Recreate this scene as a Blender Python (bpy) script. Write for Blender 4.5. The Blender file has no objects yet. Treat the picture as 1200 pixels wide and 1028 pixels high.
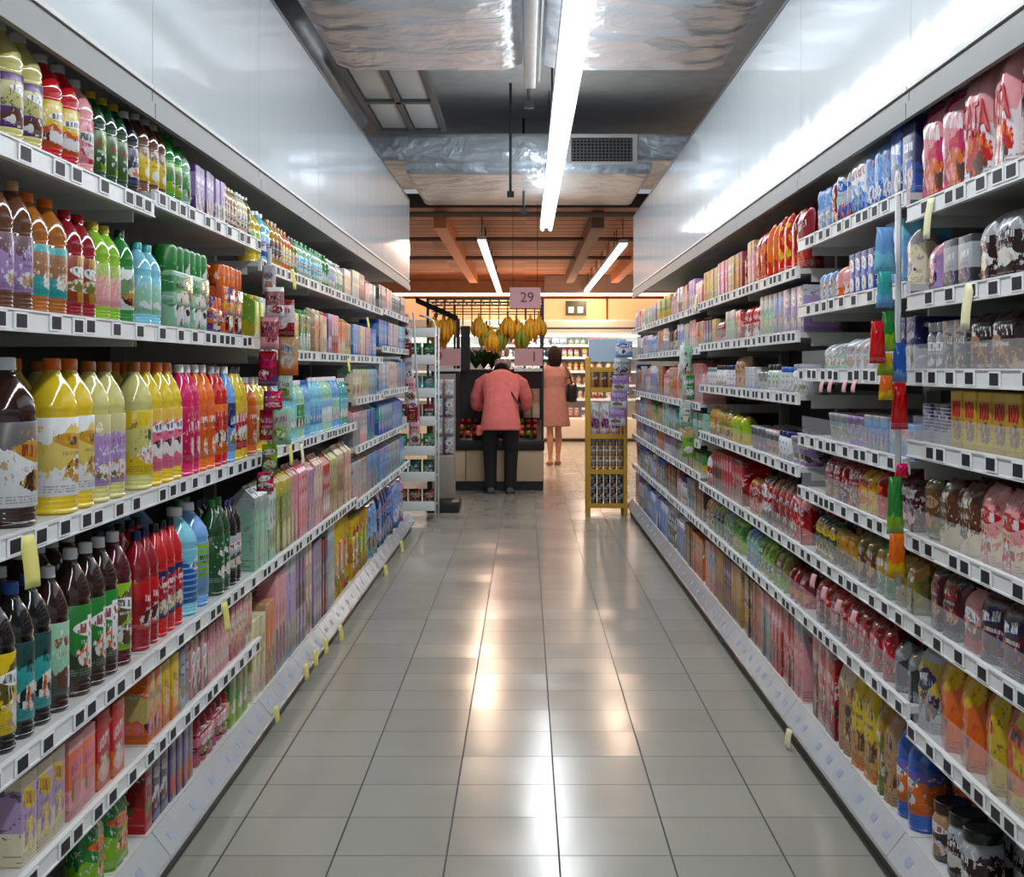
import bpy, bmesh, math, random
from mathutils import Vector, Matrix
R = random.Random(7)
SC = bpy.context.scene
COL = SC.collection
PI = math.pi
FPX = 1543.0          # focal length in pixels of the 1200 px wide frame
EYE = 1.30
# ------------------------------------------------------------------ camera, world, exposure
cd = bpy.data.cameras.new('camera'); cam = bpy.data.objects.new('camera', cd); COL.objects.link(cam)
cam.location = (0, 0, EYE); cam.rotation_euler = (PI/2, 0, 0)
cd.sensor_fit = 'HORIZONTAL'; cd.sensor_width = 36; cd.lens = 36*FPX/1200
cd.shift_x = -16/1200; cd.shift_y = -82/1200; cd.clip_start = .05; cd.clip_end = 200
SC.camera = cam
SC.view_settings.view_transform = 'Standard'; SC.view_settings.look = 'None'
SC.view_settings.gamma = 1; SC.view_settings.use_curve_mapping = False
SC.view_settings.exposure = 0.0
w = bpy.data.worlds.new('world'); SC.world = w; w.use_nodes = True
w.node_tree.nodes['Background'].inputs[0].default_value = (.86, .92, 1.0, 1)
w.node_tree.nodes['Background'].inputs[1].default_value = .4
AMB_WARM = (1.0, .66, .42)
CEIL_FILL_W = 5.0            # watts of the fill lamp added over each luminaire to brighten the ceiling
LAMP_W = 12.0         # watts of each aisle luminaire
FAR_W = 34.0         # watts of each luminaire in the produce area
CASE_W = 9.0         # watts of the chiller case lamps
SC.cycles.max_bounces = 6; SC.cycles.diffuse_bounces = 3; SC.cycles.glossy_bounces = 3
SC.cycles.transparent_max_bounces = 12; SC.cycles.sample_clamp_indirect = 4

# ------------------------------------------------------------------ helpers
def tag(o, label=None, cat=None, group=None, kind=None):
    if label:
        n = len(label.replace('-', ' ').split())
        if n > 16 and len(label.split()) > 16: print('LONG LABEL', label)
        o['label'] = label
    if cat: o['category'] = cat
    if group: o['group'] = group
    if kind: o['kind'] = kind
    return o
def empty(name, loc=(0,0,0), rz=0, parent=None):
    o = bpy.data.objects.new(name, None); COL.objects.link(o); o.location = loc
    o.rotation_euler = (0,0,rz); o.empty_display_size = .05
    if parent: o.parent = parent
    return o
class MB:
    def __init__(s): s.v=[]; s.f=[]; s.m=[]; s.sm=[]
    def add(s, vs, fs, mi=0, smooth=False):
        n=len(s.v); s.v += [tuple(p) for p in vs]
        for f in fs: s.f.append([i+n for i in f]); s.m.append(mi); s.sm.append(smooth)
        return s
    def box(s, x0,x1,y0,y1,z0,z1, mi=0):
        return s.add([(x0,y0,z0),(x1,y0,z0),(x1,y1,z0),(x0,y1,z0),(x0,y0,z1),(x1,y0,z1),(x1,y1,z1),(x0,y1,z1)],
              [(0,3,2,1),(4,5,6,7),(0,1,5,4),(1,2,6,5),(2,3,7,6),(3,0,4,7)], mi)
    def bbox(s, x0,x1,y0,y1,z0,z1,b=.004,mi=0):
        bm=bmesh.new(); bmesh.ops.create_cube(bm,size=1)
        for v in bm.verts:
            v.co=Vector(((x0+x1)/2+v.co.x*(x1-x0),(y0+y1)/2+v.co.y*(y1-y0),(z0+z1)/2+v.co.z*(z1-z0)))
        bmesh.ops.bevel(bm,geom=bm.edges[:]+bm.verts[:],offset=b,segments=2,affect='EDGES',profile=.6)
        bm.verts.index_update()
        s.add([v.co[:] for v in bm.verts],[[v.index for v in f.verts] for f in bm.faces],mi,True); bm.free(); return s
    def lathe(s, prof, c=(0,0,0), seg=16, mi=0, smooth=True, sx=1, sy=1):
        vs=[]; n=len(prof)
        for r,z in prof:
            for k in range(seg):
                a=2*PI*k/seg; vs.append((c[0]+r*sx*math.cos(a),c[1]+r*sy*math.sin(a),c[2]+z))
        fs=[(i*seg+k,i*seg+(k+1)%seg,(i+1)*seg+(k+1)%seg,(i+1)*seg+k) for i in range(n-1) for k in range(seg)]
        s.add(vs,fs,mi,smooth)
        if prof[0][0]>1e-5: s.add(vs[:seg],[tuple(reversed(range(seg)))],mi)
        if prof[-1][0]>1e-5: s.add(vs[-seg:],[tuple(range(seg))],mi)
        return s
    def loft(s, pts, rad, seg=14, mi=0, side=(1,0,0)):
        P=[Vector(p) for p in pts]; vs=[]
        for i,p in enumerate(P):
            t=(P[min(i+1,len(P)-1)]-P[max(i-1,0)]).normalized()
            a=Vector(side); a=a-t*a.dot(t)
            if a.length<1e-3: a=Vector((0,1,0)); a=a-t*a.dot(t)
            a.normalize(); b=t.cross(a)
            ra,rb = rad[i] if isinstance(rad[i],(tuple,list)) else (rad[i],rad[i])
            for k in range(seg):
                q=2*PI*k/seg; vs.append(p+a*ra*math.cos(q)+b*rb*math.sin(q))
        n=len(P)
        fs=[(i*seg+k,i*seg+(k+1)%seg,(i+1)*seg+(k+1)%seg,(i+1)*seg+k) for i in range(n-1) for k in range(seg)]
        fs += [tuple(reversed(range(seg))), tuple(range((n-1)*seg,n*seg))]
        return s.add(vs,fs,mi,True)
    def tube(s,p0,p1,r,seg=8,mi=0): return s.loft([p0,p1],[r,r],seg,mi)
    def ball(s,c,r,mi=0,seg=12,rings=8):
        rx,ry,rz = r if isinstance(r,(tuple,list)) else (r,r,r)
        return s.lathe([(max(1e-6,math.sin(PI*i/rings)),-math.cos(PI*i/rings)*rz) for i in range(rings+1)],c,seg,mi,True,rx,ry)
    def mesh(s,name,mats):
        me=bpy.data.meshes.new(name); me.from_pydata(s.v,[],s.f); me.validate(); 
        for m in (mats if isinstance(mats,(list,tuple)) else [mats]): me.materials.append(m)
        if len(me.polygons)==len(s.m):
            me.polygons.foreach_set('material_index',s.m); me.polygons.foreach_set('use_smooth',s.sm)
        me.update(); return me
    def build(s,name,mats,parent=None,loc=None,rz=0):
        return link(name,s.mesh(name,mats),parent,loc,rz)
def link(name,me,parent=None,loc=None,rz=0):
    o=bpy.data.objects.new(name,me); COL.objects.link(o)
    if parent: o.parent=parent
    if loc: o.location=loc
    if rz: o.rotation_euler=(0,0,rz)
    return o
def pt(px,py,y):
    """point at distance y from the eye seen at pixel (px,py) of the frame"""
    return ((px-616)*y/FPX, y, EYE-(py-432)*y/FPX)

# ------------------------------------------------------------------ colours and materials
PAL = dict(red=(190,22,28),crimson=(140,16,30),pink=(226,110,140),magenta=(205,30,95),rose=(230,160,165),orange=(225,105,20),
 amber=(160,92,26),yellow=(214,184,32),golden=(190,140,40),straw=(198,192,118),olive=(120,120,40),lime=(135,185,40),green=(38,130,50),
 forest=(20,65,35),mint=(150,200,170),teal=(50,160,160),aqua=(120,195,215),blue=(35,90,180),navy=(22,30,85),sky=(110,160,215),
 purple=(85,40,120),lilac=(165,135,190),maroon=(75,15,30),brown=(95,55,35),cocoa=(45,22,18),tan=(190,150,110),cream=(228,216,185),
 white=(232,234,236),grey=(135,140,145),silver=(180,184,188),charcoal=(40,42,46),black=(14,14,16))
def lin(c): 
    if isinstance(c,str): c=PAL[c]
    return tuple((x/255/12.92 if x/255<=.04045 else ((x/255+.055)/1.055)**2.4) for x in c)+(1,)
MC={}
def mat(name,c,rough=.5,metal=0,spec=.5,emit=None,es=0,coat=0,alpha=None,bump=None,var=0,trans=0):
    if name in MC: return MC[name]
    m=bpy.data.materials.new(name); m.use_nodes=True; nt=m.node_tree; b=nt.nodes['Principled BSDF']
    b.inputs['Base Color'].default_value=lin(c); b.inputs['Roughness'].default_value=rough; b.inputs['Metallic'].default_value=metal
    b.inputs['Specular IOR Level'].default_value=spec; b.inputs['Coat Weight'].default_value=coat
    if trans: b.inputs['Transmission Weight'].default_value=trans
    if alpha is not None: b.inputs['Alpha'].default_value=alpha
    if emit: b.inputs['Emission Color'].default_value=lin(emit); b.inputs['Emission Strength'].default_value=es
    tc=None
    if bump or var:
        tc=nt.nodes.new('ShaderNodeTexCoord')
        n=nt.nodes.new('ShaderNodeTexNoise'); n.inputs['Scale'].default_value=bump[0] if bump else 6; n.inputs['Detail'].default_value=5
        nt.links.new(tc.outputs['Object'],n.inputs['Vector'])
        if bump:
            bp=nt.nodes.new('ShaderNodeBump'); bp.inputs['Strength'].default_value=bump[1]; bp.inputs['Distance'].default_value=bump[2]
            nt.links.new(n.outputs['Fac'],bp.inputs['Height']); nt.links.new(bp.outputs['Normal'],b.inputs['Normal'])
        if var:
            hv=nt.nodes.new('ShaderNodeHueSaturation'); hv.inputs['Color'].default_value=lin(c)
            mr=nt.nodes.new('ShaderNodeMapRange'); mr.inputs[1].default_value=.3; mr.inputs[2].default_value=.7
            mr.inputs[3].default_value=1-var; mr.inputs[4].default_value=1+var
            nt.links.new(n.outputs['Fac'],mr.inputs[0]); nt.links.new(mr.outputs[0],hv.inputs['Value'])
            nt.links.new(hv.outputs[0],b.inputs['Base Color'])
    MC[name]=m; return m
class NT:
    """tiny node-graph writer"""
    def __init__(s,name):
        s.m=bpy.data.materials.new(name); s.m.use_nodes=True; s.t=s.m.node_tree; s.b=s.t.nodes['Principled BSDF']
    def n(s,ty,**kw):
        x=s.t.nodes.new(ty)
        for k,v in kw.items(): setattr(x,k,v)
        return x
    def l(s,a,b): s.t.links.new(a,b)
    def put(s,sock,v):
        if hasattr(v,'is_linked') : s.l(v,sock)
        else: sock.default_value=v
    def math(s,op,a,b=0,c=0,clamp=False):
        x=s.n('ShaderNodeMath',operation=op); x.use_clamp=clamp
        s.put(x.inputs[0],a); s.put(x.inputs[1],b)
        if op in('MULTIPLY_ADD','COMPARE','SMOOTH_MIN'): s.put(x.inputs[2],c)
        return x.outputs[0]
    def mix(s,f,a,b):
        x=s.n('ShaderNodeMix',data_type='RGBA'); s.put(x.inputs[0],f); s.put(x.inputs[6],a); s.put(x.inputs[7],b); return x.outputs[2]
def print_mat(c1,c2,c3,style='pack',seed=0,gloss=.3):
    """printed packaging: base colour, second colour, picture area, emblem, title and small print, all laid out on the pack's own surface"""
    key=('print',c1,c2,c3,style,seed)
    if key in MC: return MC[key]
    r=random.Random(repr(key)); g=NT('print_%s_%s_%s'%(c1,c2,style)); A,B,C=lin(c1),lin(c2),lin(c3)
    tc=g.n('ShaderNodeTexCoord'); sp=g.n('ShaderNodeSeparateXYZ'); g.l(tc.outputs['Generated'],sp.inputs[0])
    y,z=sp.outputs[1],sp.outputs[2]
    off=(r.uniform(0,9),r.uniform(0,9),r.uniform(0,9))
    def noise(sc,scale,det=3,rough=.5):
        mp=g.n('ShaderNodeMapping'); mp.inputs['Scale'].default_value=sc; mp.inputs['Location'].default_value=off; g.l(tc.outputs['Generated'],mp.inputs[0])
        x=g.n('ShaderNodeTexNoise'); x.inputs['Scale'].default_value=scale; x.inputs['Detail'].default_value=det; x.inputs['Roughness'].default_value=rough; g.l(mp.outputs[0],x.inputs['Vector']); return x.outputs['Fac']
    def between(v,a,b): return g.math('MULTIPLY',g.math('GREATER_THAN',v,a),g.math('LESS_THAN',v,b))
    AND=lambda a,b: g.math('MULTIPLY',a,b)
    n1=noise((1,1,1),3.2,3); n2=noise((1,1,1),7,6,.7)
    lay=r.randrange(5); a0=r.uniform(.3,.5)
    zz=g.math('ADD',z,g.math('MULTIPLY',g.math('SUBTRACT',n1,.5),.5))
    if style=='plain' or lay==0: m=g.math('LESS_THAN',zz,a0)
    elif lay==1: m=g.math('LESS_THAN',g.math('ABSOLUTE',g.math('ADD',g.math('SUBTRACT',zz,.5),g.math('MULTIPLY',y,r.choice([-.4,.4])))),.2)
    elif lay==2: m=g.math('GREATER_THAN',zz,.72)
    elif lay==3: m=g.math('LESS_THAN',g.math('ADD',y,g.math('MULTIPLY',n1,.3)),.5)
    else: m=between(z,.38,.85)
    col=g.mix(AND(m,.85),A,B)
    if style not in('plain','stripe'):
        # picture of the contents
        pz=r.uniform(.2,.36); dy=g.math('DIVIDE',g.math('SUBTRACT',y,r.uniform(.4,.6)),r.uniform(.3,.45)); dz=g.math('DIVIDE',g.math('SUBTRACT',z,pz),r.uniform(.12,.2))
        q=g.math('ADD',g.math('ADD',AND(dy,dy),AND(dz,dz)),g.math('MULTIPLY',g.math('SUBTRACT',n2,.5),2.2))
        pc=g.mix(g.math('GREATER_THAN',n2,.52),C,lin(r.choice(['cream','tan','golden','orange',c2,'white'])))
        pc=g.mix(g.math('GREATER_THAN',n1,.55),pc,lin(r.choice(['brown','maroon',c1,'olive',c2])))
        col=g.mix(g.math('LESS_THAN',q,1),col,pc)
    if style not in('plain','tata','hundred'):
        cz=r.uniform(.6,.74); ry=r.uniform(.34,.46); rz=r.uniform(.09,.15)
        ey=g.math('DIVIDE',g.math('SUBTRACT',y,.5),ry); ez=g.math('DIVIDE',g.math('ADD',g.math('SUBTRACT',z,cz),g.math('MULTIPLY',g.math('SUBTRACT',y,.5),r.uniform(-.15,.15))),rz)
        lum=.3*PAL[c1][0]+.6*PAL[c1][1]+.1*PAL[c1][2]
        ink='white' if lum<120 else r.choice(['navy','crimson','charcoal',c2 if c2 not in('white','cream','silver') else 'red'])
        emb=r.random()<.45
        if emb:
            e1=g.math('ADD',AND(ey,ey),AND(ez,ez)); col=g.mix(g.math('LESS_THAN',e1,1),col,C)
            ink='white' if sum(PAL[c3])<330 else r.choice(['crimson','navy','charcoal'])
        def title(ey,ez,fy,ext):
            gl=noise((1,fy,2.2),1.6,2,.7)
            return AND(AND(g.math('LESS_THAN',g.math('ABSOLUTE',ez),.55),g.math('LESS_THAN',g.math('ABSOLUTE',ey),ext)),g.math('GREATER_THAN',gl,.5))
        col=g.mix(g.math('MULTIPLY',title(ey,ez,r.choice([7,9,12]),.85),.9),col,lin(ink))
        e2=g.math('DIVIDE',g.math('SUBTRACT',z,cz-rz*1.5),rz*.4)
        col=g.mix(g.math('MULTIPLY',title(ey,e2,22,.7),.7),col,lin(r.choice([ink,c3])))
    if style=='column':
        ins=g.math('LESS_THAN',g.math('ABSOLUTE',g.math('SUBTRACT',y,.5)),.13)
        v2=g.n('ShaderNodeTexVoronoi'); v2.inputs['Scale'].default_value=9; g.l(tc.outputs['Generated'],v2.inputs['Vector'])
        col=g.mix(AND(ins,between(z,.12,.85)),col,g.mix(g.math('GREATER_THAN',v2.outputs['Distance'],.35),lin('red'),lin('white')))
    if style=='stripe':
        col=g.mix(g.math('GREATER_THAN',g.math('FRACT',g.math('MULTIPLY',z,r.choice([9,12]))),.72),col,B)
    if style=='pack':
        n3=noise((1,6,3),2.2,3,.75)
        col=g.mix(g.math('MULTIPLY',AND(g.math('GREATER_THAN',n3,.60),between(z,.2,.9)),.75),col,lin(r.choice(['white',c3,c2,'charcoal'])))
    # small print lines near the foot
    br=AND(AND(g.math('GREATER_THAN',g.math('FRACT',g.math('MULTIPLY',z,30)),.5),between(z,.04,.15)),g.math('GREATER_THAN',noise((1,30,8),1.5,1),.47))
    col=g.mix(g.math('MULTIPLY',br,.55),col,lin('charcoal' if sum(PAL[c1])>300 else 'silver'))
    hv=g.n('ShaderNodeHueSaturation'); oi=g.n('ShaderNodeObjectInfo'); g.l(col,hv.inputs['Color']); hv.inputs['Saturation'].default_value=1.02
    g.l(g.math('ADD',g.math('MULTIPLY_ADD',oi.outputs['Random'],.16,.58),g.math('MULTIPLY',n2,.28)),hv.inputs['Value'])
    g.l(hv.outputs[0],g.b.inputs['Base Color']); g.b.inputs['Roughness'].default_value=gloss
    bp=g.n('ShaderNodeBump'); bp.inputs['Strength'].default_value=.35 if style!='stripe' else .1; bp.inputs['Distance'].default_value=.004; g.l(n1,bp.inputs['Height']); g.l(bp.outputs[0],g.b.inputs['Normal'])
    MC[key]=g.m; return g.m
def plain_mat(c,rough=.25): return mat('plastic_'+c,c,rough,var=.12)
def liquid_mat(c): return mat('filled_'+c,c,.08,coat=.6,var=.25,bump=(9,.25,.01))

# ------------------------------------------------------------------ product prototypes (front faces +X, origin at the base centre)
PROTO={}
def bottle_prof(h,r,ribs=True,slim=False):
    p=[(r*.86,0),(r*.98,.012*h),(r,.03*h)]
    z=.03
    if ribs:
        for k in range(4): p += [(r,z*h),(r*.955,(z+.012)*h),(r,(z+.024)*h)]; z+=.03
    p += [(r,.16*h),(r,.60*h)]
    for k in range(2): p += [(r*.94,(.612+.04*k)*h),(r,(.63+.04*k)*h)]
    p += [(r*.97,.70*h),(r*.88,.76*h),(r*.66,.83*h),(r*.42,.885*h),(r*.32,.91*h),(r*.30,.94*h)]
    return p
def cap_prof(h,r): c=max(.012,r*.36); return [(c,.925*h),(c,.935*h),(c*.96,.94*h),(c*.96,.992*h),(c*.85,h)]
def pillow(w,h,d,crimp=.05,ny=8,nz=12,flat=False,taper=0):
    mb=MB(); F=[];
    for side in (1,-1):
        vs=[]
        for j in range(nz+1):
            v=j/nz; zz=v*h
            for i in range(ny+1):
                u=i/ny
                iu=min(1,min(u,1-u)/.22); iv=min(1,max(0,(min(v,1-v)-crimp))/.16) if not flat else (min(1,max(0,(1-v-crimp))/.3))
                t=(1-(1-iu)**2)**.5*(1-(1-iv)**2)**.5
                wr=.006*math.sin(u*17+v*5)*math.sin(v*21+side)*(1-t*.6)
                x=side*(.002+d/2*t)+wr*(.5 if t<.2 else 1)
                yy=(u-.5)*w*(1-.06*t*math.sin(PI*v))*(1-taper*v)
                vs.append((x,yy,zz))
        fs=[]
        for j in range(nz):
            for i in range(ny):
                a=j*(ny+1)+i; q=(a,a+1,a+ny+2,a+ny+1); fs.append(q if side>0 else tuple(reversed(q)))
        mb.add(vs,fs,0,True)
    n1=(ny+1)*(nz+1)
    ring=[i for i in range(ny+1)]+[(j+1)*(ny+1)-1 for j in range(1,nz+1)]+[nz*(ny+1)+i for i in range(ny-1,-1,-1)]+[j*(ny+1) for j in range(nz-1,0,-1)]
    for a,b in zip(ring,ring[1:]+ring[:1]): mb.f.append([b,a,a+n1,b+n1]); mb.m.append(0); mb.sm.append(True)
    return mb
NOUN=dict(SB='bottle',OB='bottle',CT='carton',BX='box',BG='bag',PK='packet',MP='multipack',JR='jar',CN='can',TB='tub')
NAME=dict(SB='drink_bottle',OB='large_bottle',CT='drink_carton',BX='product_box',BG='snack_bag',PK='food_packet',MP='multipack',JR='food_jar',CN='food_can',TB='plastic_tub')
def proto(kind,c1,c2,c3,wd,h,near,style='pack'):
    """returns list of (part name or None, mesh); the first is the thing's own mesh when it has no parts"""
    key=(kind,c1,c2,c3,wd,h,near,style)
    if key in PROTO: return PROTO[key]
    r=wd*.47; out=[]
    if kind in('SB','OB'):
        body=MB(); seg=18 if near else 10
        body.lathe(bottle_prof(h,r),seg=seg,mi=0)
        la,lb=(.17,.585) if kind=='SB' else (.12,.62)
        lab=MB().lathe([(r*1.0,la*h),(r*1.018,(la+.004)*h),(r*1.018,(lb-.004)*h),(r*1.0,lb*h)],seg=seg,mi=1 if not near else 0)
        cap=MB().lathe(cap_prof(h,r),seg=seg,mi=2 if not near else 0)
        A=liquid_mat(c1); B=print_mat(c2,c1,'white' if c2!='white' else 'golden',style if style!='pack' else 'pack'); Cm=plain_mat(c3)
        if near: out=[('bottle_body',body.mesh('bottle_body',A)),('label_sleeve',lab.mesh('label_sleeve',B)),('cap',cap.mesh('cap',Cm))]
        else:
            for x in (lab,cap): body.add(x.v,x.f,x.m[0],True)
            out=[(None,body.mesh('bottle',[A,B,Cm]))]
    elif kind=='CT':
        mb=MB(); d=min(wd*1.1,.12); a=wd*.485
        mb.bbox(-d/2,d/2,-a,a,0,h*.86,.003)
        t=h*.86-.002
        mb.add([(-d/2+.002,-a+.002,t),(d/2-.002,-a+.002,t),(d/2-.002,a-.002,t),(-d/2+.002,a-.002,t),(-.004,-a+.004,h*.97),(.004,-a+.004,h*.97),(.004,a-.004,h*.97),(-.004,a-.004,h*.97)],
               [(0,1,5,4),(1,2,6,5),(2,3,7,6),(3,0,4,7),(4,5,6,7)])
        mb.box(-.003,.003,-a+.004,a-.004,h*.96,h)
        P=print_mat(c1,c2,c3,style)
        if near:
            cap=MB().lathe([(.011,0),(.011,.012),(.009,.014)],c=(d*.22,0,h*.9),seg=12)
            out=[('carton_body',mb.mesh('carton_body',P)),('cap',cap.mesh('cap',plain_mat(c2)))]
        else: out=[(None,mb.mesh('carton',P))]
    elif kind=='BX':
        mb=MB(); d=.10 if wd<.06 else .13
        mb.bbox(-d/2,d/2,-wd*.485,wd*.485,0,h,.0025)
        mb.box(-d/2+.004,d/2-.004,-wd*.02,wd*.02,h-.001,h+.0008)
        out=[(None,mb.mesh('box',print_mat(c1,c2,c3,style,gloss=.35)))]
    elif kind in('BG','PK'):
        mb=pillow(wd*.97,h,(.07 if kind=='BG' else .035) if wd>.05 else .03, crimp=.05,flat=(kind=='BG'),ny=8 if near else 6,nz=12 if near else 7)
        out=[(None,mb.mesh('bag',print_mat(c1,c2,c3,style,gloss=.22)))]
    elif kind=='MP':
        mb=MB(); n=3; cr=wd/n*.5; rows=2 if h>.14 else 1; ch=h/rows
        for k in range(n):
            for j in range(2):
                for q in range(rows):
                    mb.lathe([(cr*.8,0),(cr*.98,.05*ch),(cr*.98,.9*ch),(cr*.8,ch*.985)],c=((j-.5)*2*cr,(k-1)*2*cr,q*ch),seg=12,mi=0)
        out=[('cans',mb.mesh('cans',print_mat(c1,c2,c3,style,gloss=.2))),
             ('shrink_wrap',MB().bbox(-2*cr,2*cr,-wd*.495,wd*.495,h*.30,h*.70,.006).mesh('shrink_wrap',print_mat(c2,c1,c3,style,gloss=.12)))]
    elif kind=='JR':
        body=MB().lathe([(r*.9,0),(r,.05*h),(r,.68*h),(r*.88,.78*h),(r*.8,.8*h),(r*.8,.84*h)],seg=16)
        lid=MB().lathe([(r*.9,.81*h),(r*.92,.82*h),(r*.92,.98*h),(r*.86,h),(r*.8,h*.985)],seg=16)
        P=print_mat(c1,c2,'white',style)
        if near: out=[('jar_body',body.mesh('jar_body',P)),('lid',lid.mesh('lid',plain_mat(c3)))]
        else:
            body.add(lid.v,lid.f,1,True); out=[(None,body.mesh('jar',[P,plain_mat(c3)]))]
    elif kind=='CN':
        mb=MB().lathe([(r*.9,0),(r*.96,.015*h),(r,.05*h),(r,.93*h),(r*.95,.97*h),(r*.95,h),(r*.88,h),(r*.86,.975*h)],seg=14,mi=0)
        out=[(None,mb.mesh('can',print_mat(c1,c2,c3,style,gloss=.2)))]
    elif kind=='TB':
        mb=MB().lathe([(r*.78,0),(r*.8,.01),(r*.95,.86*h),(r,.87*h),(r,.97*h),(r*.94,h),(r*.9,h*.985)],seg=14,mi=0)
        out=[(None,mb.mesh('tub',print_mat(c1,c2,c3,style)))]
    PROTO[key]=out; return out
def place(kind,name,parts,loc,rz,label,cat,group):
    if len(parts)==1 and parts[0][0] is None:
        o=link(name,parts[0][1],None,loc,rz)
    else:
        o=empty(name,loc,rz)
        for pn,me in parts: link(pn,me,o)
    return tag(o,label,cat,group)
USED={}
WORD=dict(straw='straw-yellow',sky='sky-blue',cocoa='dark-brown',forest='dark-green',rose='pale-pink',mint='mint-green',charcoal='dark-grey',golden='golden-brown',maroon='dark-maroon')
CNT={}
def run_items(side,y0,y1,xf,h,spec,where,rows=1):
    """spec: list of strings 'KIND c1 c2 c3 width height length [style]' laid end to end along y"""
    y=y0+.015; prev=None; s=side
    for line in spec:
        p=line.split(); kind=p[0]; c1,c2,c3=p[1:4]; wd,hh,L=map(float,p[4:7])
        if kind=='GAP' : y+=L; continue
        style=p[7] if len(p)>7 else 'pack'
        n=max(1,int(round(L/wd)))
        while n>1 and y+n*wd>y1-.004: n-=1
        if y+n*wd>y1+.004: break
        near=(y<6.2)
        parts=proto(kind,c1,c2,c3,wd,hh,near,style)
        noun=NOUN[kind]; w1,w2,w3=(WORD.get(q,q) for q in (c1,c2,c3))
        look={'SB':'%s %s with %s label and %s cap','OB':'large %s %s with %s label and %s cap','JR':'%s %s with %s print and %s lid'}.get(kind)
        look = look%(w1,noun,w2,w3) if look else '%s %s with %s and %s print'%(w1,noun,w2,w3)
        lab='%s, %s'%(look,where)
        if lab in USED: lab='%s, %s'%(look.replace(' with',' next to '+prev+' with',1) if len(lab.split())<13 else look.replace('with ','showing '),where)
        USED[lab]=1
        dep={'SB':wd,'OB':wd,'JR':wd,'CN':wd,'TB':wd,'CT':min(wd*1.1,.12),'BX':.10 if wd<.06 else .13,'BG':.075,'PK':.04,'MP':wd*.667}[kind]
        for k in range(n):
            for rr in range(rows):
                xx=xf+.022+dep/2+rr*(dep+.012)+R.uniform(0,.006)
                if xx+dep/2>1.44: continue
                jit=R.uniform(-.05,.05) if kind in('BX','CT','MP') else R.uniform(-.25,.25)
                if kind in('BX','CT','MP'): jit*=.4
                ob_=place(kind,('slim_box' if wd<.072 else 'tall_box' if hh>.19 else 'product_box') if kind=='BX' else NAME[kind],parts,(s*xx,y+wd*(k+.5),h-.008),(PI if s>0 else 0)+jit,lab,noun,lab[:60] and look+', '+where)
                if style in('tata','hundred') and rr==0:
                    word='TATA' if style=='tata' else '100'
                    cu=bpy.data.curves.new('lettering','FONT'); cu.body=word; cu.size=(wd*.36 if style=='tata' else wd*.5); cu.extrude=.0012; cu.align_x='CENTER'; cu.align_y='CENTER'; cu.space_character=.9
                    cu.materials.append(mat('red_print',(176,20,34),.4))
                    q_=bpy.data.objects.new('lettering',cu); COL.objects.link(q_); me_=bpy.data.meshes.new_from_object(q_.evaluated_get(bpy.context.evaluated_depsgraph_get())); bpy.data.objects.remove(q_)
                    if style=='tata':
                        for v_ in me_.vertices:
                            uu=v_.co.x/(wd*.97)+.5; vv=.52+v_.co.y*1.9/hh
                            iu=min(1,min(uu,1-uu)/.22); iv=min(1,max(0,(1-vv-.05))/.3); t_=(1-(1-iu)**2)**.5*(1-(1-iv)**2)**.5
                            v_.co.z=.002+.035*t_+.006*math.sin(uu*17+vv*5)*math.sin(vv*21+1)*(1-t_*.6)*.5+.0012+(.0012 if v_.co.z>0 else 0)
                    lt=link('lettering',me_,ob_,((0 if style=='tata' else .066),0,hh*(.52 if style=='tata' else .68))); lt.rotation_euler=(PI/2,0,PI/2); lt.scale=(1,1.9 if style=='tata' else 1.2,1)
                CNT[noun]=CNT.get(noun,0)+1
        y+=n*wd+R.uniform(.004,.016); prev=c1+' '+noun
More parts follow.
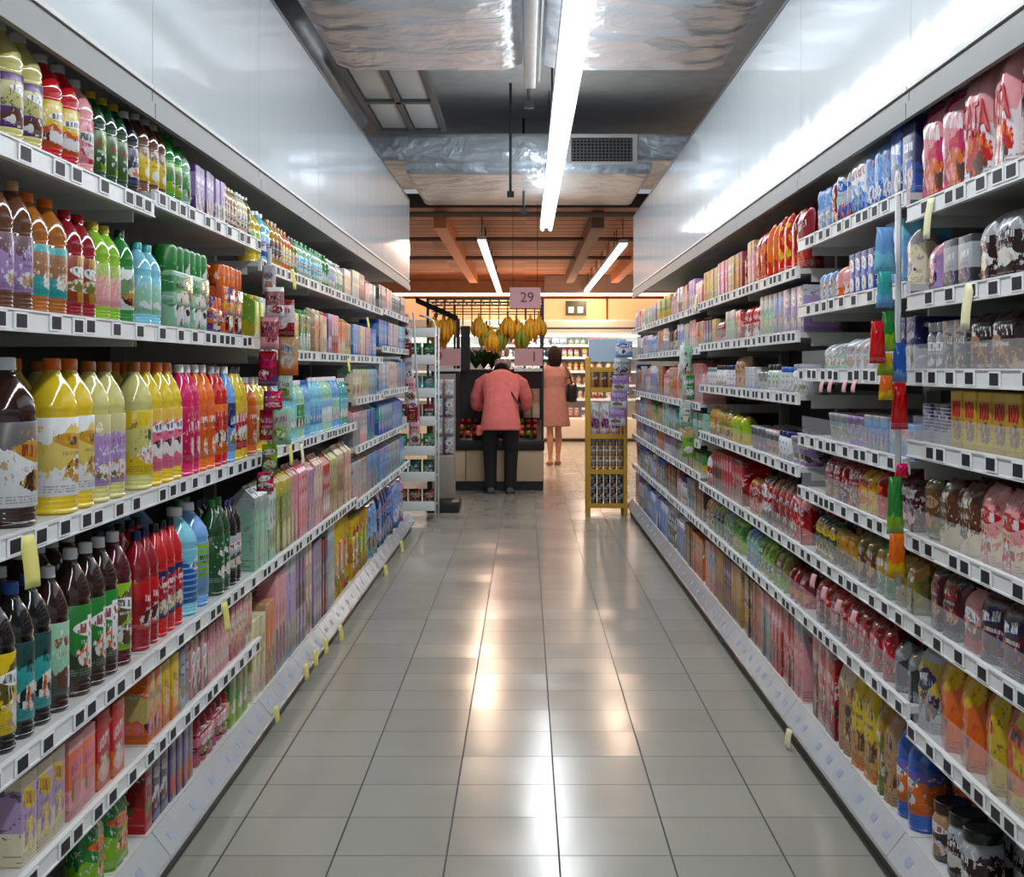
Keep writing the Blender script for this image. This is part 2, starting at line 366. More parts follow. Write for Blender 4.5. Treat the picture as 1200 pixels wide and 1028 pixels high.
# ------------------------------------------------------------------ floor and ceiling
def floor_mat():
    g=NT('floor_tiles'); tc=g.n('ShaderNodeTexCoord'); sp=g.n('ShaderNodeSeparateXYZ'); g.l(tc.outputs['Object'],sp.inputs[0])
    u=g.math('DIVIDE',g.math('SUBTRACT',sp.outputs[0],.089),.3); v=g.math('DIVIDE',g.math('SUBTRACT',sp.outputs[1],3.513),.3)
    fu=g.math('FRACT',u); fv=g.math('FRACT',v)
    du=g.math('MINIMUM',fu,g.math('SUBTRACT',1,fu)); dv=g.math('MINIMUM',fv,g.math('SUBTRACT',1,fv))
    gr=g.math('MAXIMUM',g.math('LESS_THAN',du,.0085),g.math('LESS_THAN',dv,.0075))
    cx=g.n('ShaderNodeCombineXYZ'); g.l(g.math('FLOOR',u),cx.inputs[0]); g.l(g.math('FLOOR',v),cx.inputs[1])
    wn=g.n('ShaderNodeTexWhiteNoise'); g.l(cx.outputs[0],wn.inputs[0])
    ns=g.n('ShaderNodeTexNoise'); ns.inputs['Scale'].default_value=2.2; ns.inputs['Detail'].default_value=6; g.l(tc.outputs['Object'],ns.inputs['Vector'])
    val=g.math('ADD',g.math('MULTIPLY_ADD',wn.outputs['Value'],.10,.87),g.math('MULTIPLY',ns.outputs['Fac'],.14))
    hv=g.n('ShaderNodeHueSaturation'); hv.inputs['Color'].default_value=lin((152,150,140)); g.l(val,hv.inputs['Value'])
    g.l(g.mix(gr,hv.outputs[0],lin((52,50,46))),g.b.inputs['Base Color'])
    g.l(g.math('ADD',g.math('MULTIPLY_ADD',ns.outputs['Fac'],.16,.12),g.math('MULTIPLY',gr,.5)),g.b.inputs['Roughness'])
    g.b.inputs['Specular IOR Level'].default_value=.5
    # each tile is laid a little out of level
    geo=g.n('ShaderNodeNewGeometry'); sb=g.n('ShaderNodeVectorMath',operation='SUBTRACT'); g.l(wn.outputs['Color'],sb.inputs[0]); sb.inputs[1].default_value=(.5,.5,.5)
    sc=g.n('ShaderNodeVectorMath',operation='MULTIPLY'); g.l(sb.outputs[0],sc.inputs[0]); sc.inputs[1].default_value=(.014,.03,0)
    ad=g.n('ShaderNodeVectorMath',operation='ADD'); g.l(geo.outputs['Normal'],ad.inputs[0]); g.l(sc.outputs[0],ad.inputs[1])
    bp=g.n('ShaderNodeBump'); bp.inputs['Strength'].default_value=.25; bp.inputs['Distance'].default_value=.002
    n2=g.n('ShaderNodeTexNoise'); n2.inputs['Scale'].default_value=7; g.l(tc.outputs['Object'],n2.inputs['Vector'])
    g.l(n2.outputs['Fac'],bp.inputs['Height']); g.l(ad.outputs[0],bp.inputs['Normal']); g.l(bp.outputs[0],g.b.inputs['Normal'])
    return g.m
def struct(name,mb,m): return tag(mb.build(name,m),kind='structure')
struct('floor',MB().box(-9,9,-3,27,-.1,0),floor_mat())
M_dark=mat('dark_slab',(178,178,176),.9,var=.1)
struct('ceiling',MB().box(-9,9,-3,14.3,3.75,3.9),M_dark)
def slat_mat():
    g=NT('wooden_slat_ceiling'); tc=g.n('ShaderNodeTexCoord'); sp=g.n('ShaderNodeSeparateXYZ'); g.l(tc.outputs['Object'],sp.inputs[0])
    v=g.math('DIVIDE',sp.outputs[1],.42); fr=g.math('FRACT',v)
    cx=g.n('ShaderNodeCombineXYZ'); g.l(g.math('FLOOR',v),cx.inputs[1]); g.l(g.math('FLOOR',g.math('DIVIDE',sp.outputs[0],1.3)),cx.inputs[0])
    wn=g.n('ShaderNodeTexWhiteNoise'); g.l(cx.outputs[0],wn.inputs[0])
    c=g.mix(wn.outputs['Value'],lin((150,98,72)),lin((190,128,96)))
    c=g.mix(g.math('LESS_THAN',fr,.16),c,lin((60,38,30)))
    g.l(c,g.b.inputs['Base Color']); g.b.inputs['Roughness'].default_value=.6; return g.m
struct('ceiling',MB().box(-9,9,14.3,27,3.05,3.2),slat_mat())
struct('wall_back',MB().box(-9,9,26.4,26.6,0,3.05),mat('back_wall',(170,120,90),.8,var=.1))

# ------------------------------------------------------------------ shelving
M_white=mat('powder_white',(206,208,207),.35,var=.04)
M_rail=mat('price_rail_plastic',(222,224,224),.3)
M_shelf=mat('shelf_metal',(190,190,186),.4,var=.05)
M_back=mat('back_panel_grey',(62,60,60),.6)
M_kick=mat('kick_plate',(70,68,62),.5,var=.1)
M_trim=mat('grey_trim',(116,118,116),.45)
M_scr=mat('price_screen',(26,29,36),.5,spec=.2)
M_tagw=mat('tag_white',(232,233,233),.4)
M_lip=mat('clear_lip',(198,201,204),.12,metal=.3,bump=(9,.6,.008))
def clear_mat():
    m=bpy.data.materials.new('clear_plastic'); m.use_nodes=True; nt=m.node_tree; b=nt.nodes['Principled BSDF']
    nt.nodes.remove(b); tr=nt.nodes.new('ShaderNodeBsdfTransparent'); gl=nt.nodes.new('ShaderNodeBsdfPrincipled'); gl.inputs['Base Color'].default_value=(.8,.82,.85,1); gl.inputs['Roughness'].default_value=.08
    mx=nt.nodes.new('ShaderNodeMixShader'); mx.inputs[0].default_value=.13
    nt.links.new(tr.outputs[0],mx.inputs[1]); nt.links.new(gl.outputs[0],mx.inputs[2]); nt.links.new(mx.outputs[0],nt.nodes['Material Output'].inputs[0]); return m
M_clear=clear_mat()
tagmb=MB().box(0,.003,-.033,.033,-.016,.017,0); tagmb.box(.0025,.0036,-.025,.025,-.012,.013,1)
TAG=tagmb.mesh('price_tag',[M_tagw,M_scr])
TAG2=MB().box(0,.002,-.02,.02,-.011,.011,0).mesh('price_tag',[mat('tag_blue_grey',(150,158,176),.5)])
ORD=['nearest','second','third','fourth','fifth','sixth','seventh']
XF={-1:.93,1:.955}; XB={-1:.89,1:.905}
def bay(side,y0,y1,heights,idx,riser):
    s=side; nm='left' if s<0 else 'right'; xf=XF[s]; xb=XB[s]
    t=empty('shelving_unit',(s*1.2,(y0+y1)/2,0)); ox,oy=s*1.2,(y0+y1)/2; hl=(y1-y0)/2-.003
    tag(t,'grey and white metal shelving unit, %s bay from the camera on the %s'%(ORD[idx],nm),'shelving unit','shelving bays along the %s side'%nm)
    def X(a,b): return (min(s*a,s*b)-ox,max(s*a,s*b)-ox)
    a,b=X(1.45,1.47); MB().box(a,b,-hl,hl,.0,2.0).build('back_panel',M_back,t)
    for e in(-1,1):
        a,b=X(1.40,1.45); MB().box(a,b,e*hl-(.02 if e>0 else 0),e*hl+(0 if e>0 else .02),0,2.0).build('upright',M_shelf,t)
    a,b=X(xb+.03,xb+.05); MB().box(a,b,-hl,hl,0,.07).build('kick_plate',M_kick,t)
    # base shelf with its sloping lip
    bs=MB(); a,b=X(xb+.045,1.45); bs.box(a,b,-hl,hl,.085,.125)
    base=bs.build('base_shelf',M_shelf,t)
    lp=MB(); P=[(xb,.065),(xb,.078),(xb+.047,.138),(xb+.056,.13),(xb+.05,.065)]
    vs=[(s*x-ox,yy,z) for yy in(-hl,hl) for x,z in P]; n=len(P)
    lp.add(vs,[tuple(range(n)),tuple(reversed(range(n,2*n)))]+[(i,(i+1)%n,(i+1)%n+n,i+n) for i in range(n)])
    lip=lp.build('sloping_lip',M_lip,base)
    k=y0+.08
    while k<y1-.05 :
        o=link('price_tag',TAG2,base,(s*(xb+.022)-ox,k-oy,.105)); o.rotation_euler=(0,math.radians(-38) if s<0 else math.radians(-38),PI if s>0 else 0)
        if s<0: o.rotation_euler=(0,math.radians(-38),0)
        k+=R.uniform(.11,.24)*(1 if y0<6 else 1.6)
    for h in heights:
        sh=MB(); a,b=X(xf+.01,1.45); sh.box(a,b,-hl,hl,h-.026,h-.008)
        for q in (-1,1):
            yy=q*(hl-.01); a2,b2=X(xf+.05,1.40); sh.box(a2,b2,yy-.004,yy+.004,h-.055,h-.026)
        so=sh.build('shelf',M_shelf,t)
        rl=MB(); a,b=X(xf,xf+.01); rl.box(a,b,-hl,hl,h-.042,h); a,b=X(xf-.003,xf+.0); rl.box(a,b,-hl,hl,h-.042,h-.038); rl.box(a,b,-hl,hl,h-.004,h)
        rl.build('price_rail',M_rail,so)
        k=y0+.06
        while k<y1-.04:
            link('price_tag',TAG,so,(s*(xf-.001)-ox,k-oy,h-.021+R.uniform(-.002,.002)),PI if s>0 else 0)
            k+=R.choice([.075,.10,.13,.15,.18])*(1 if y0<7 else 1.5)
        if riser and h<1.45:
            a,b=X(xf+.012,xf+.0145); MB().box(a,b,-hl+.01,hl-.01,h-.008,h+(.06 if h>.5 else .075)).build('clear_riser',M_clear,so)
    # canopy with a bent metal trim
    c=MB(); a,b=X(xf-.0,1.45); c.box(a,b,-hl,hl,1.998,2.008)
    co=c.build('canopy',M_shelf,t)
    tr=MB(); a,b=X(xf-.002,xf+.012); tr.box(a,b,-hl,hl,1.925,1.965); a,b=X(xf+.006,xf+.02); tr.box(a,b,-hl,hl,1.965,2.008)
    tr.build('canopy_trim',M_trim,co)
    return t
def header_mat():
    g=NT('glossy_header'); g.b.inputs['Base Color'].default_value=lin((214,221,225)); g.b.inputs['Roughness'].default_value=.07
    g.b.inputs['Specular IOR Level'].default_value=.3
    tc=g.n('ShaderNodeTexCoord'); mp=g.n('ShaderNodeMapping'); mp.inputs['Scale'].default_value=(1,2.6,.5); g.l(tc.outputs['Object'],mp.inputs[0])
    n=g.n('ShaderNodeTexNoise'); n.inputs['Scale'].default_value=1.6; n.inputs['Detail'].default_value=1.5; g.l(mp.outputs[0],n.inputs['Vector'])
    bp=g.n('ShaderNodeBump'); bp.inputs['Strength'].default_value=.2; bp.inputs['Distance'].default_value=.008; g.l(n.outputs['Fac'],bp.inputs['Height']); g.l(bp.outputs[0],g.b.inputs['Normal'])
    return g.m
M_head=header_mat(); M_edge=mat('header_edge',(92,94,96),.4)
def header(side,y0,y1,idx):
    s=side; xf={-1:.935,1:.965}[s]; cx,cy=s*xf,(y0+y1)/2; hl=(y1-y0)/2-.002
    t=empty('header_panel',(cx,cy,2.008)); 
    a,b=sorted((0,s*.012)); MB().box(a,b,-hl,hl,0,.64).build('panel',M_head,t)
    a,b=sorted((-s*.002,s*.02)); MB().box(a,b,-hl,hl,.64,.655).build('top_edge',M_edge,t)
    tag(t,'glossy pale grey header panel above the %s shelves, %s from the camera'%('left' if s<0 else 'right',ORD[idx]),'panel','header panels above the %s shelves'%('left' if s<0 else 'right'))
LB=[1.98,3.3,4.62,5.94,7.26,8.58,10.6]; RB=[1.98,3.3,4.62,5.94,7.26,8.58,9.9,11.8]
LH=[[1.72,1.41,1.0,.593,.36],[1.75,1.41,1.0,.593,.36],[1.686,1.375,1.007,.593],[1.686,1.375,1.007,.593],[1.686,1.375,1.14,.87,.565],[1.70,1.45,1.16,.87,.565]]
RH=[[1.707,1.486,1.30,1.123,.89,.684,.42],[1.75,1.52,1.30,1.075,.893,.684,.46],[1.66,1.435,1.214,.96,.684,.46],[1.66,1.435,1.214,.96,.684,.46],
    [1.65,1.42,1.11,.9,.72,.46],[1.65,1.42,1.11,.9,.72,.46],[1.65,1.42,1.11,.9,.72,.46]]
for i in range(6): bay(-1,LB[i],LB[i+1],LH[i],i,False); header(-1,LB[i],LB[i+1],i)
for i in range(7): bay(1,RB[i],RB[i+1],RH[i],i,True); header(1,RB[i],RB[i+1],i)

# ------------------------------------------------------------------ goods
POS=['top','second','third','fourth','fifth','sixth','seventh','bottom']
LG={}; RG={}
# left, bay index -> one list per shelf from the top, the last being the base shelf
LG[0]=[["GAP - - - .1 .1 .25","SB straw lilac orange .1 .25 .2","SB straw purple white .1 .25 .2","SB red yellow white .095 .235 .19","SB rose magenta white .09 .225 .09","SB forest lime yellow .075 .22 .225","SB black navy white .078 .22 .235"],
 ["GAP - - - .1 .1 .25","SB golden amber tan .085 .26 .17","SB brown lilac tan .085 .26 .17","SB amber teal orange .095 .25 .19","SB crimson golden red .085 .24 .17","SB lime rose yellow .085 .235 .17","SB green white forest .075 .235 .15","SB aqua navy tan .07 .22 .14"],
 ["GAP - - - .1 .1 .52","OB cocoa white white .125 .33 .12","GAP - - - .1 .1 .1","OB yellow white orange .115 .33 .23","OB straw lilac amber .105 .325 .3"],
 ["GAP - - - .1 .1 .42","OB black yellow navy .095 .3 .1","OB black teal blue .095 .3 .19","OB cocoa mint white .09 .3 .09","GAP - - - .1 .1 .03","OB cocoa green white .095 .32 .28 column","OB maroon lime white .095 .32 .10"],
 ["GAP - - - .1 .1 .5","BX cream lilac yellow .08 .17 .24","BX rose orange pink .09 .165 .18","BX red orange rose .095 .17 .19"],
 ["GAP - - - .1 .1 .9","BG green lime orange .16 .17 .32"]]
LG[1]=[["SB brown yellow white .075 .205 .225","SB green lime green .08 .2 .16","SB mint green green .075 .19 .075","BX purple lilac white .062 .15 .25","BX lilac white purple .062 .145 .125","SB tan brown cream .05 .15 .2","SB cream tan white .05 .15 .15","SB olive brown silver .05 .155 .1"],
 ["GAP - - - .1 .1 .01","SB aqua mint teal .08 .22 .16","GAP - - - .1 .1 .1","MP green mint white .2 .24 .4","MP purple orange cream .15 .12 .15","MP orange purple yellow .15 .23 .3"],
 ["OB straw yellow amber .1 .325 .1","OB yellow pink orange .1 .325 .3","OB magenta red white .09 .32 .18","OB orange red white .09 .32 .18","OB red orange silver .085 .315 .17","OB sky navy white .085 .315 .085","OB yellow red charcoal .085 .315 .17"],
 ["SB crimson red navy .08 .3 .16","SB red navy black .08 .3 .24","GAP - - - .1 .1 .04","OB aqua blue white .14 .31 .14 stripe","OB sky lime white .14 .31 .14 stripe","GAP - - - .1 .1 .05","OB forest green green .09 .3 .18","SB black silver navy .08 .28 .16"],
 ["BX orange straw pink .07 .17 .14","BX yellow orange cream .08 .17 .16","BX grey silver navy .06 .165 .12","BX maroon rose white .06 .17 .18","BX rose crimson white .05 .17 .3","BX pink cream olive .055 .17 .22","BX cream rose green .05 .17 .15"],
 ["BX red crimson green .07 .18 .07","BX navy black white .075 .18 .15","BX grey purple orange .06 .17 .24","GAP - - - .1 .1 .04","MP pink crimson white .21 .14 .42","CT lime green white .09 .19 .27"]]
LG[2]=[["SB yellow lime white .075 .19 .15","SB aqua blue white .09 .2 .18","SB golden brown tan .07 .19 .21","SB orange yellow golden .07 .18 .21","SB olive tan brown .065 .17 .13","SB mint aqua green .065 .17 .33"],
 ["CT lime yellow white .08 .2 .16","CT green white red .075 .2 .15","CT rose crimson white .075 .2 .225","BX pink white lilac .07 .18 .21","CT yellow lime red .07 .19 .14","CT mint green white .075 .19 .3"],
 ["OB orange red white .1 .27 .1","OB yellow orange white .1 .27 .2","OB golden yellow white .09 .26 .18","SB aqua mint white .065 .25 .39","SB mint green white .065 .25 .2","SB sky aqua blue .065 .25 .13"],
 ["CT mint silver grey .08 .3 .24","CT mint white green .075 .3 .15","CT olive yellow lime .1 .32 .3","CT tan rose cream .08 .32 .16","CT rose pink red .08 .32 .24","CT lilac rose grey .075 .31 .15"],
 ["BX cream straw pink .075 .28 .22","BX tan orange brown .08 .3 .16","BX rose silver purple .08 .38 .24","BX silver lilac grey .075 .40 .225","BX grey maroon lilac .08 .42 .24","BX cream rose olive .07 .42 .14"]]
LG[3]=[["SB mint aqua green .065 .17 .26","SB green mint green .065 .17 .195","SB silver lilac white .06 .16 .24","SB cream mint silver .06 .16 .24","BX straw white rose .06 .15 .24"],
 ["CT tan cream orange .075 .21 .225","CT cream orange tan .075 .21 .15","BX lilac purple white .07 .2 .14","BX rose red white .07 .2 .21","CT orange cream rose .075 .2 .225","CT straw tan brown .07 .2 .21"],
 ["SB aqua sky white .065 .26 .26","SB mint sky white .065 .26 .325","SB sky mint white .065 .26 .26","SB teal aqua white .065 .25 .26"],
 ["CT rose cream tan .08 .32 .24","CT red crimson white .075 .3 .225","CT straw tan olive .08 .31 .24","CT tan cream brown .08 .32 .24","CT cream tan rose .08 .32 .24"],
 ["BX grey lilac silver .08 .38 .24","BX crimson navy grey .08 .36 .16","BX silver grey aqua .08 .4 .24","MP yellow orange olive .18 .4 .36","MP golden red yellow .16 .38 .16"]]
LG[4]=[["BX cream white grey .07 .17 .28","BX maroon crimson pink .08 .17 .24","CT rose crimson white .08 .16 .24","CT silver white charcoal .08 .17 .32"],
 ["BX sky blue white .08 .18 .32","BX cream rose tan .08 .18 .24","BX rose lilac white .08 .18 .24","BX blue sky white .08 .18 .32"],
 ["CT cream mint grey .08 .19 .4","CT straw silver lime .08 .19 .3","CT aqua sky silver .08 .19 .4"],
 ["CT grey rose silver .08 .22 .32","CT rose grey white .08 .22 .32","CT teal blue navy .08 .22 .4"],
 ["CT silver rose tan .09 .25 .36","CT tan silver brown .09 .25 .27","CT grey sky lilac .09 .25 .5"],
 ["MP yellow golden orange .18 .34 .36","MP golden lime yellow .18 .34 .36","GAP - - - .1 .1 .05","BG sky aqua navy .2 .34 .4"]]
LG[5]=[["BX grey charcoal white .1 .16 .4","BX rose crimson white .1 .16 .4","CN silver grey navy .09 .15 .6","BX charcoal silver white .1 .16 .4"],
 ["BX blue sky white .1 .18 .6","BX silver rose white .1 .18 .6","BX aqua blue white .1 .18 .6"],
 ["CT sky silver white .1 .22 .6","CT cream silver rose .1 .22 .6","CT silver sky blue .1 .22 .6"],
 ["CT blue teal white .1 .22 .8","CT sky blue aqua .1 .22 .8"],
 ["CT sky lilac blue .1 .24 .6","CT silver aqua navy .1 .24 .8","CT teal sky white .1 .24 .4"],
 ["BG blue navy sky .2 .36 .8","BG sky blue white .2 .34 .6","BG lilac blue silver .2 .34 .4"]]
RG[0]=[["GAP - - - .1 .1 .3","BG red white crimson .17 .26 .34 tata","BG rose white red .16 .27 .32 tata","BG magenta rose orange .15 .25 .3"],
 ["GAP - - - .1 .1 .35","BG grey white charcoal .14 .14 .28","BG cocoa silver white .12 .15 .24","BX charcoal silver purple .1 .12 .2","BG lilac rose navy .13 .13 .13"],
 ["GAP - - - .1 .1 .4","BG brown rose white .24 .14 .24","BG cocoa tan brown .13 .13 .26","BX charcoal grey black .09 .12 .18","JR grey navy silver .07 .12 .14"],
 ["GAP - - - .1 .1 .5","BX white silver grey .1 .13 .1 stripe","BX yellow golden brown .085 .135 .425 hundred","BX navy silver sky .07 .1 .21 stripe"],
 ["GAP - - - .1 .1 .3","BG tan rose crimson .15 .17 .30","BG rose cream red .14 .17 .28","BG brown cream maroon .13 .16 .26","PK olive brown tan .08 .15 .08"],
 ["GAP - - - .1 .1 .3","BG navy charcoal silver .14 .14 .28","BG maroon cocoa navy .13 .15 .26","BG rose red white .12 .13 .12","BG cocoa maroon crimson .12 .15 .24"],
 ["GAP - - - .1 .1 .4","BG golden silver yellow .15 .2 .15","BG yellow red orange .15 .21 .3","BG orange yellow red .15 .21 .3","BG silver yellow navy .11 .2 .11"],
 ["GAP - - - .1 .1 .9","JR cocoa silver black .1 .15 .2","JR charcoal tan cocoa .1 .14 .1"]]
RG[1]=[["BX navy blue white .11 .2 .11","BX blue navy silver .11 .21 .11","PK sky blue white .08 .185 .24","PK white sky blue .08 .18 .16","PK silver mint blue .08 .17 .16","PK crimson red rose .08 .16 .08","PK blue sky white .09 .16 .18"],
 ["BG cream grey white .09 .15 .09","BX sky aqua white .09 .18 .18","BG golden yellow grey .08 .13 .08","BX blue navy white .07 .13 .28","BG orange rose white .09 .11 .18","PK silver sky crimson .08 .1 .24"],
 ["BX navy silver white .08 .14 .16","BX blue lilac white .07 .13 .14","BG silver white grey .1 .1 .4","BG grey mint white .1 .09 .3"],
 ["BX sky silver navy .08 .09 .24","BX grey sky lilac .08 .1 .24","TB lilac grey sky .08 .09 .24","TB silver rose teal .08 .09 .24"],
 ["BG maroon brown rose .09 .13 .18","BG red crimson orange .1 .13 .2","BG yellow red orange .09 .12 .18","BG crimson maroon red .1 .13 .4"],
 ["BG olive golden brown .1 .13 .2","BG green golden grey .09 .14 .18","BG brown olive tan .1 .14 .2","PK golden olive black .08 .12 .24","BG forest olive yellow .1 .13 .3"],
 ["BG charcoal silver grey .11 .13 .22","BG crimson red maroon .12 .14 .48","BG red maroon rose .11 .14 .44"],
 ["SB blue orange navy .1 .26 .2","BG tan golden brown .08 .24 .08","BG olive golden yellow .09 .26 .09","BG yellow orange golden .12 .28 .24","BG tan cream brown .09 .28 .18","BX crimson red maroon .13 .29 .26","BX brown rose tan .07 .28 .07"]]
RG[2]=[["BG crimson golden red .13 .23 .26","BG red orange yellow .12 .24 .24","BG orange red golden .11 .23 .22","BG red crimson orange .12 .22 .24","BX rose golden cream .06 .2 .18","BG crimson maroon rose .1 .18 .1"],
 ["BX lilac silver white .12 .17 .36","BX sky grey silver .11 .17 .22","BX mint silver straw .09 .17 .27","BG red crimson white .09 .15 .36"],
 ["JR white sky grey .08 .11 .24","JR silver rose blue .08 .1 .24","JR white mint charcoal .08 .11 .24","TB cream grey silver .08 .08 .24","BX silver sky white .08 .1 .24"],
 ["TB lilac silver white .09 .1 .27","JR white grey navy .08 .11 .24","TB rose white grey .09 .1 .27","TB grey silver rose .09 .1 .36"],
 ["BG red rose crimson .12 .17 .24","BG crimson tan red .12 .18 .36","BG maroon red white .12 .18 .24","BG golden crimson rose .1 .15 .3"],
 ["BG crimson red tan .1 .12 .3","BG olive lime brown .1 .14 .3","BG lime straw green .1 .14 .3","BG sky mint grey .1 .14 .3"],
 ["BX rose silver red .07 .27 .14","BX crimson red maroon .07 .27 .21","BX red rose maroon .07 .27 .21","BX grey rose silver .07 .26 .21","BX tan red rose .07 .26 .21","BX brown olive tan .07 .26 .21"]]
RG[3]=[["BX crimson rose golden .07 .18 .21","BX golden straw white .07 .18 .21","BX pink rose white .08 .18 .32","BX straw tan grey .07 .17 .21","BX yellow golden cream .07 .17 .28"],
 ["BX crimson red maroon .1 .14 .2","BX mint silver grey .1 .15 .3","BG crimson rose purple .1 .12 .3","BX golden straw tan .08 .13 .16","BX charcoal purple sky .1 .13 .3"],
 ["BG tan golden brown .1 .15 .2","JR silver sky navy .08 .11 .32","JR white grey charcoal .08 .11 .32","JR silver rose grey .08 .1 .32"],
 ["BG yellow lime golden .12 .13 .36","BG olive yellow golden .12 .14 .36","BG golden amber yellow .12 .15 .36"],
 ["BX crimson red maroon .08 .2 .32","BX red crimson rose .08 .2 .32","BX maroon red crimson .08 .2 .32","BG red white crimson .1 .17 .2"],
 ["BG lime green straw .1 .15 .3","BG grey mint olive .1 .15 .3","BG forest lime grey .1 .15 .3","BG tan olive brown .1 .15 .3"],
 ["BX tan golden olive .07 .26 .28","BX maroon crimson purple .08 .26 .24","BX golden brown tan .07 .26 .28","BX rose silver tan .07 .25 .35"]]
AC=[('pink','white','rose'),('yellow','green','golden'),('rose','crimson','white'),('green','yellow','lime'),('blue','sky','white'),('silver','grey','navy'),('crimson','rose','golden'),
    ('orange','tan','brown'),('mint','teal','white'),('aqua','green','silver'),('lilac','white','purple'),('brown','golden','tan'),('grey','silver','blue'),('sky','white','lilac')]
def auto(rr,pal,hh,L,kinds):
    out=[]; left=L
    for c in pal:
        k=rr.choice(kinds); wd=rr.choice([.09,.1,.11]); n=rr.choice([3,4]); out.append('%s %s %s %s %.2f %.3f %.2f'%((k,)+tuple(c)+(wd,hh*rr.uniform(.85,1),wd*n)))
    return out
rr=random.Random(3)
pals={4:[[AC[0],AC[10],AC[2],AC[5]],[AC[7],AC[2],AC[12],AC[13]],[AC[2],AC[6],AC[3],AC[0]],[AC[8],AC[9],AC[3],AC[7]],[AC[3],AC[11],AC[9],AC[6]],[AC[11],AC[12],AC[5],AC[2]],[AC[7],AC[11],AC[13],AC[12]]],
      5:[[AC[2],AC[1],AC[3],AC[0]],[AC[11],AC[5],AC[6],AC[10]],[AC[7],AC[2],AC[6],AC[5]],[AC[9],AC[8],AC[7],AC[1]],[AC[12],AC[10],AC[7],AC[2]],[AC[11],AC[6],AC[12],AC[7]],[AC[5],AC[13],AC[4],AC[10]]],
      6:[[AC[12],AC[8],AC[5],AC[2],AC[13]],[AC[4],AC[13],AC[10],AC[5],AC[12]],[AC[13],AC[2],AC[12],AC[6],AC[4]],[AC[3],AC[7],AC[12],AC[4],AC[5]],[AC[5],AC[4],AC[10],AC[12],AC[13]],[AC[4],AC[5],AC[13],AC[12],AC[10]],[AC[13],AC[4],AC[12],AC[5],AC[10]]]}
HM={4:[.19,.18,.25,.17,.14,.2,.26],5:[.18,.17,.24,.17,.14,.2,.26],6:[.17,.17,.24,.17,.14,.2,.26]}
for b_ in (4,5,6): RG[b_]=[auto(rr,pals[b_][i],HM[b_][i],1.3,['BX','CT','BG','BX'] if i!=5 else ['JR','TB','BX']) for i in range(7)]
def stock(G,B,H,s):
    nm='left' if s<0 else 'right'
    for i,shelves in G.items():
        for j,spec in enumerate(shelves):
            last=(j==len(shelves)-1)
            h=.133 if last else H[i][j]
            pos='bottom' if last else POS[j]
            where='%s shelf, %s %s bay'%(pos,ORD[i],nm)
            xf=(XB[s]+.045) if last else XF[s]
            top=2.0 if j==0 else H[i][j-1]-.03
            rows=2 if (h<1.2 and i<2 and not last) or (h<1.2 and i<3 and s>0) else 1
            run_items(s,B[i],B[i+1],xf,h,spec,where,rows)
stock(LG,LB,LH,-1); stock(RG,RB,RH,1)
print('COUNTS',CNT)
# ------------------------------------------------------------------ lamps
def area(name,loc,sx,sy,wt,col,parent=None,rot=(0,0,0)):
    l=bpy.data.lights.new(name,'AREA'); l.shape='RECTANGLE'; l.size=sx; l.size_y=sy; l.energy=wt; l.color=col
    o=bpy.data.objects.new(name,l); COL.objects.link(o); o.location=loc; o.rotation_euler=rot
    if parent: o.parent=parent
    return o
M_tube=mat('lit_tube',(255,255,255),.4,emit=(245,250,255),es=9)
M_tubew=mat('lit_tube_warm',(255,240,225),.4,emit=(255,222,196),es=5)
M_tray=mat('lamp_tray',(240,242,245),.3,emit=(235,242,255),es=1.6)
M_rod=mat('dark_rod',(50,50,52),.5); M_galv=mat('galvanised',(150,152,152),.4,metal=.6,var=.1)
def luminaire(x,y0,L,z,w_,warm,label,group,rods=True,wid=.13):
    t=empty('linear_light',(x,y0+L/2,z)); h=L/2-.004
    MB().box(-wid/2,wid/2,-h,h,.012,.05).build('housing',M_white,t)
    MB().box(-wid*.47,wid*.47,-h+.01,h-.01,.006,.012).build('reflector',M_tray,t)
    for q in(-1,1):
        MB().lathe([(.001,-h+.015),(wid*.13,-h+.016),(wid*.13,h-.016),(.001,h-.015)],seg=10).build('tube',M_tubew if warm else M_tube,t)
        o=t.children[-1] if t.children else None
        tb=[c for c in bpy.data.objects if c.parent==t and c.name.startswith('tube')][-1]
        tb.rotation_euler=(PI/2,0,0); tb.location=(q*wid*.3,0,-.008)
    if rods:
        for q in(-1,1):
            yy=y0+L/2+q*h*.8; top=3.05 if (4.1<yy<7.9 or yy>11.7) else 3.74
            MB().tube((0,q*h*.8,.05),(0,q*h*.8,top-z),.005,6).build('suspension_rod',M_rod,t)
    area('lamp_light',(0,0,-.03),wid,L-.05,w_,(1,.68,.47) if warm else (.93,.97,1.0),t)
    if not warm: area('ceiling_fill_light',(0,0,.055),wid*.8,L-.1,CEIL_FILL_W,(.93,.97,1.0),t,(PI,0,0))  # added fill lamp on top of the housing, lifts the dark ceiling
    return tag(t,label,'light fixture',group)
for k in range(11):
    luminaire(.206,13.2-1.46*(k+1),1.45,2.70,LAMP_W,False,'bright white linear ceiling light running in line above the aisle','aisle ceiling lights in one line')
for k in range(7): luminaire(-.5,14.9+1.5*k,1.45,2.75,FAR_W,True,'linear ceiling light in the left line above the produce area','left line of lights over the produce area',wid=.1)
for k in range(7): luminaire(1.14,15.3+1.5*k,1.4,2.75,FAR_W,True,'linear ceiling light in the right line above the produce area','right line of lights over the produce area',wid=.1)

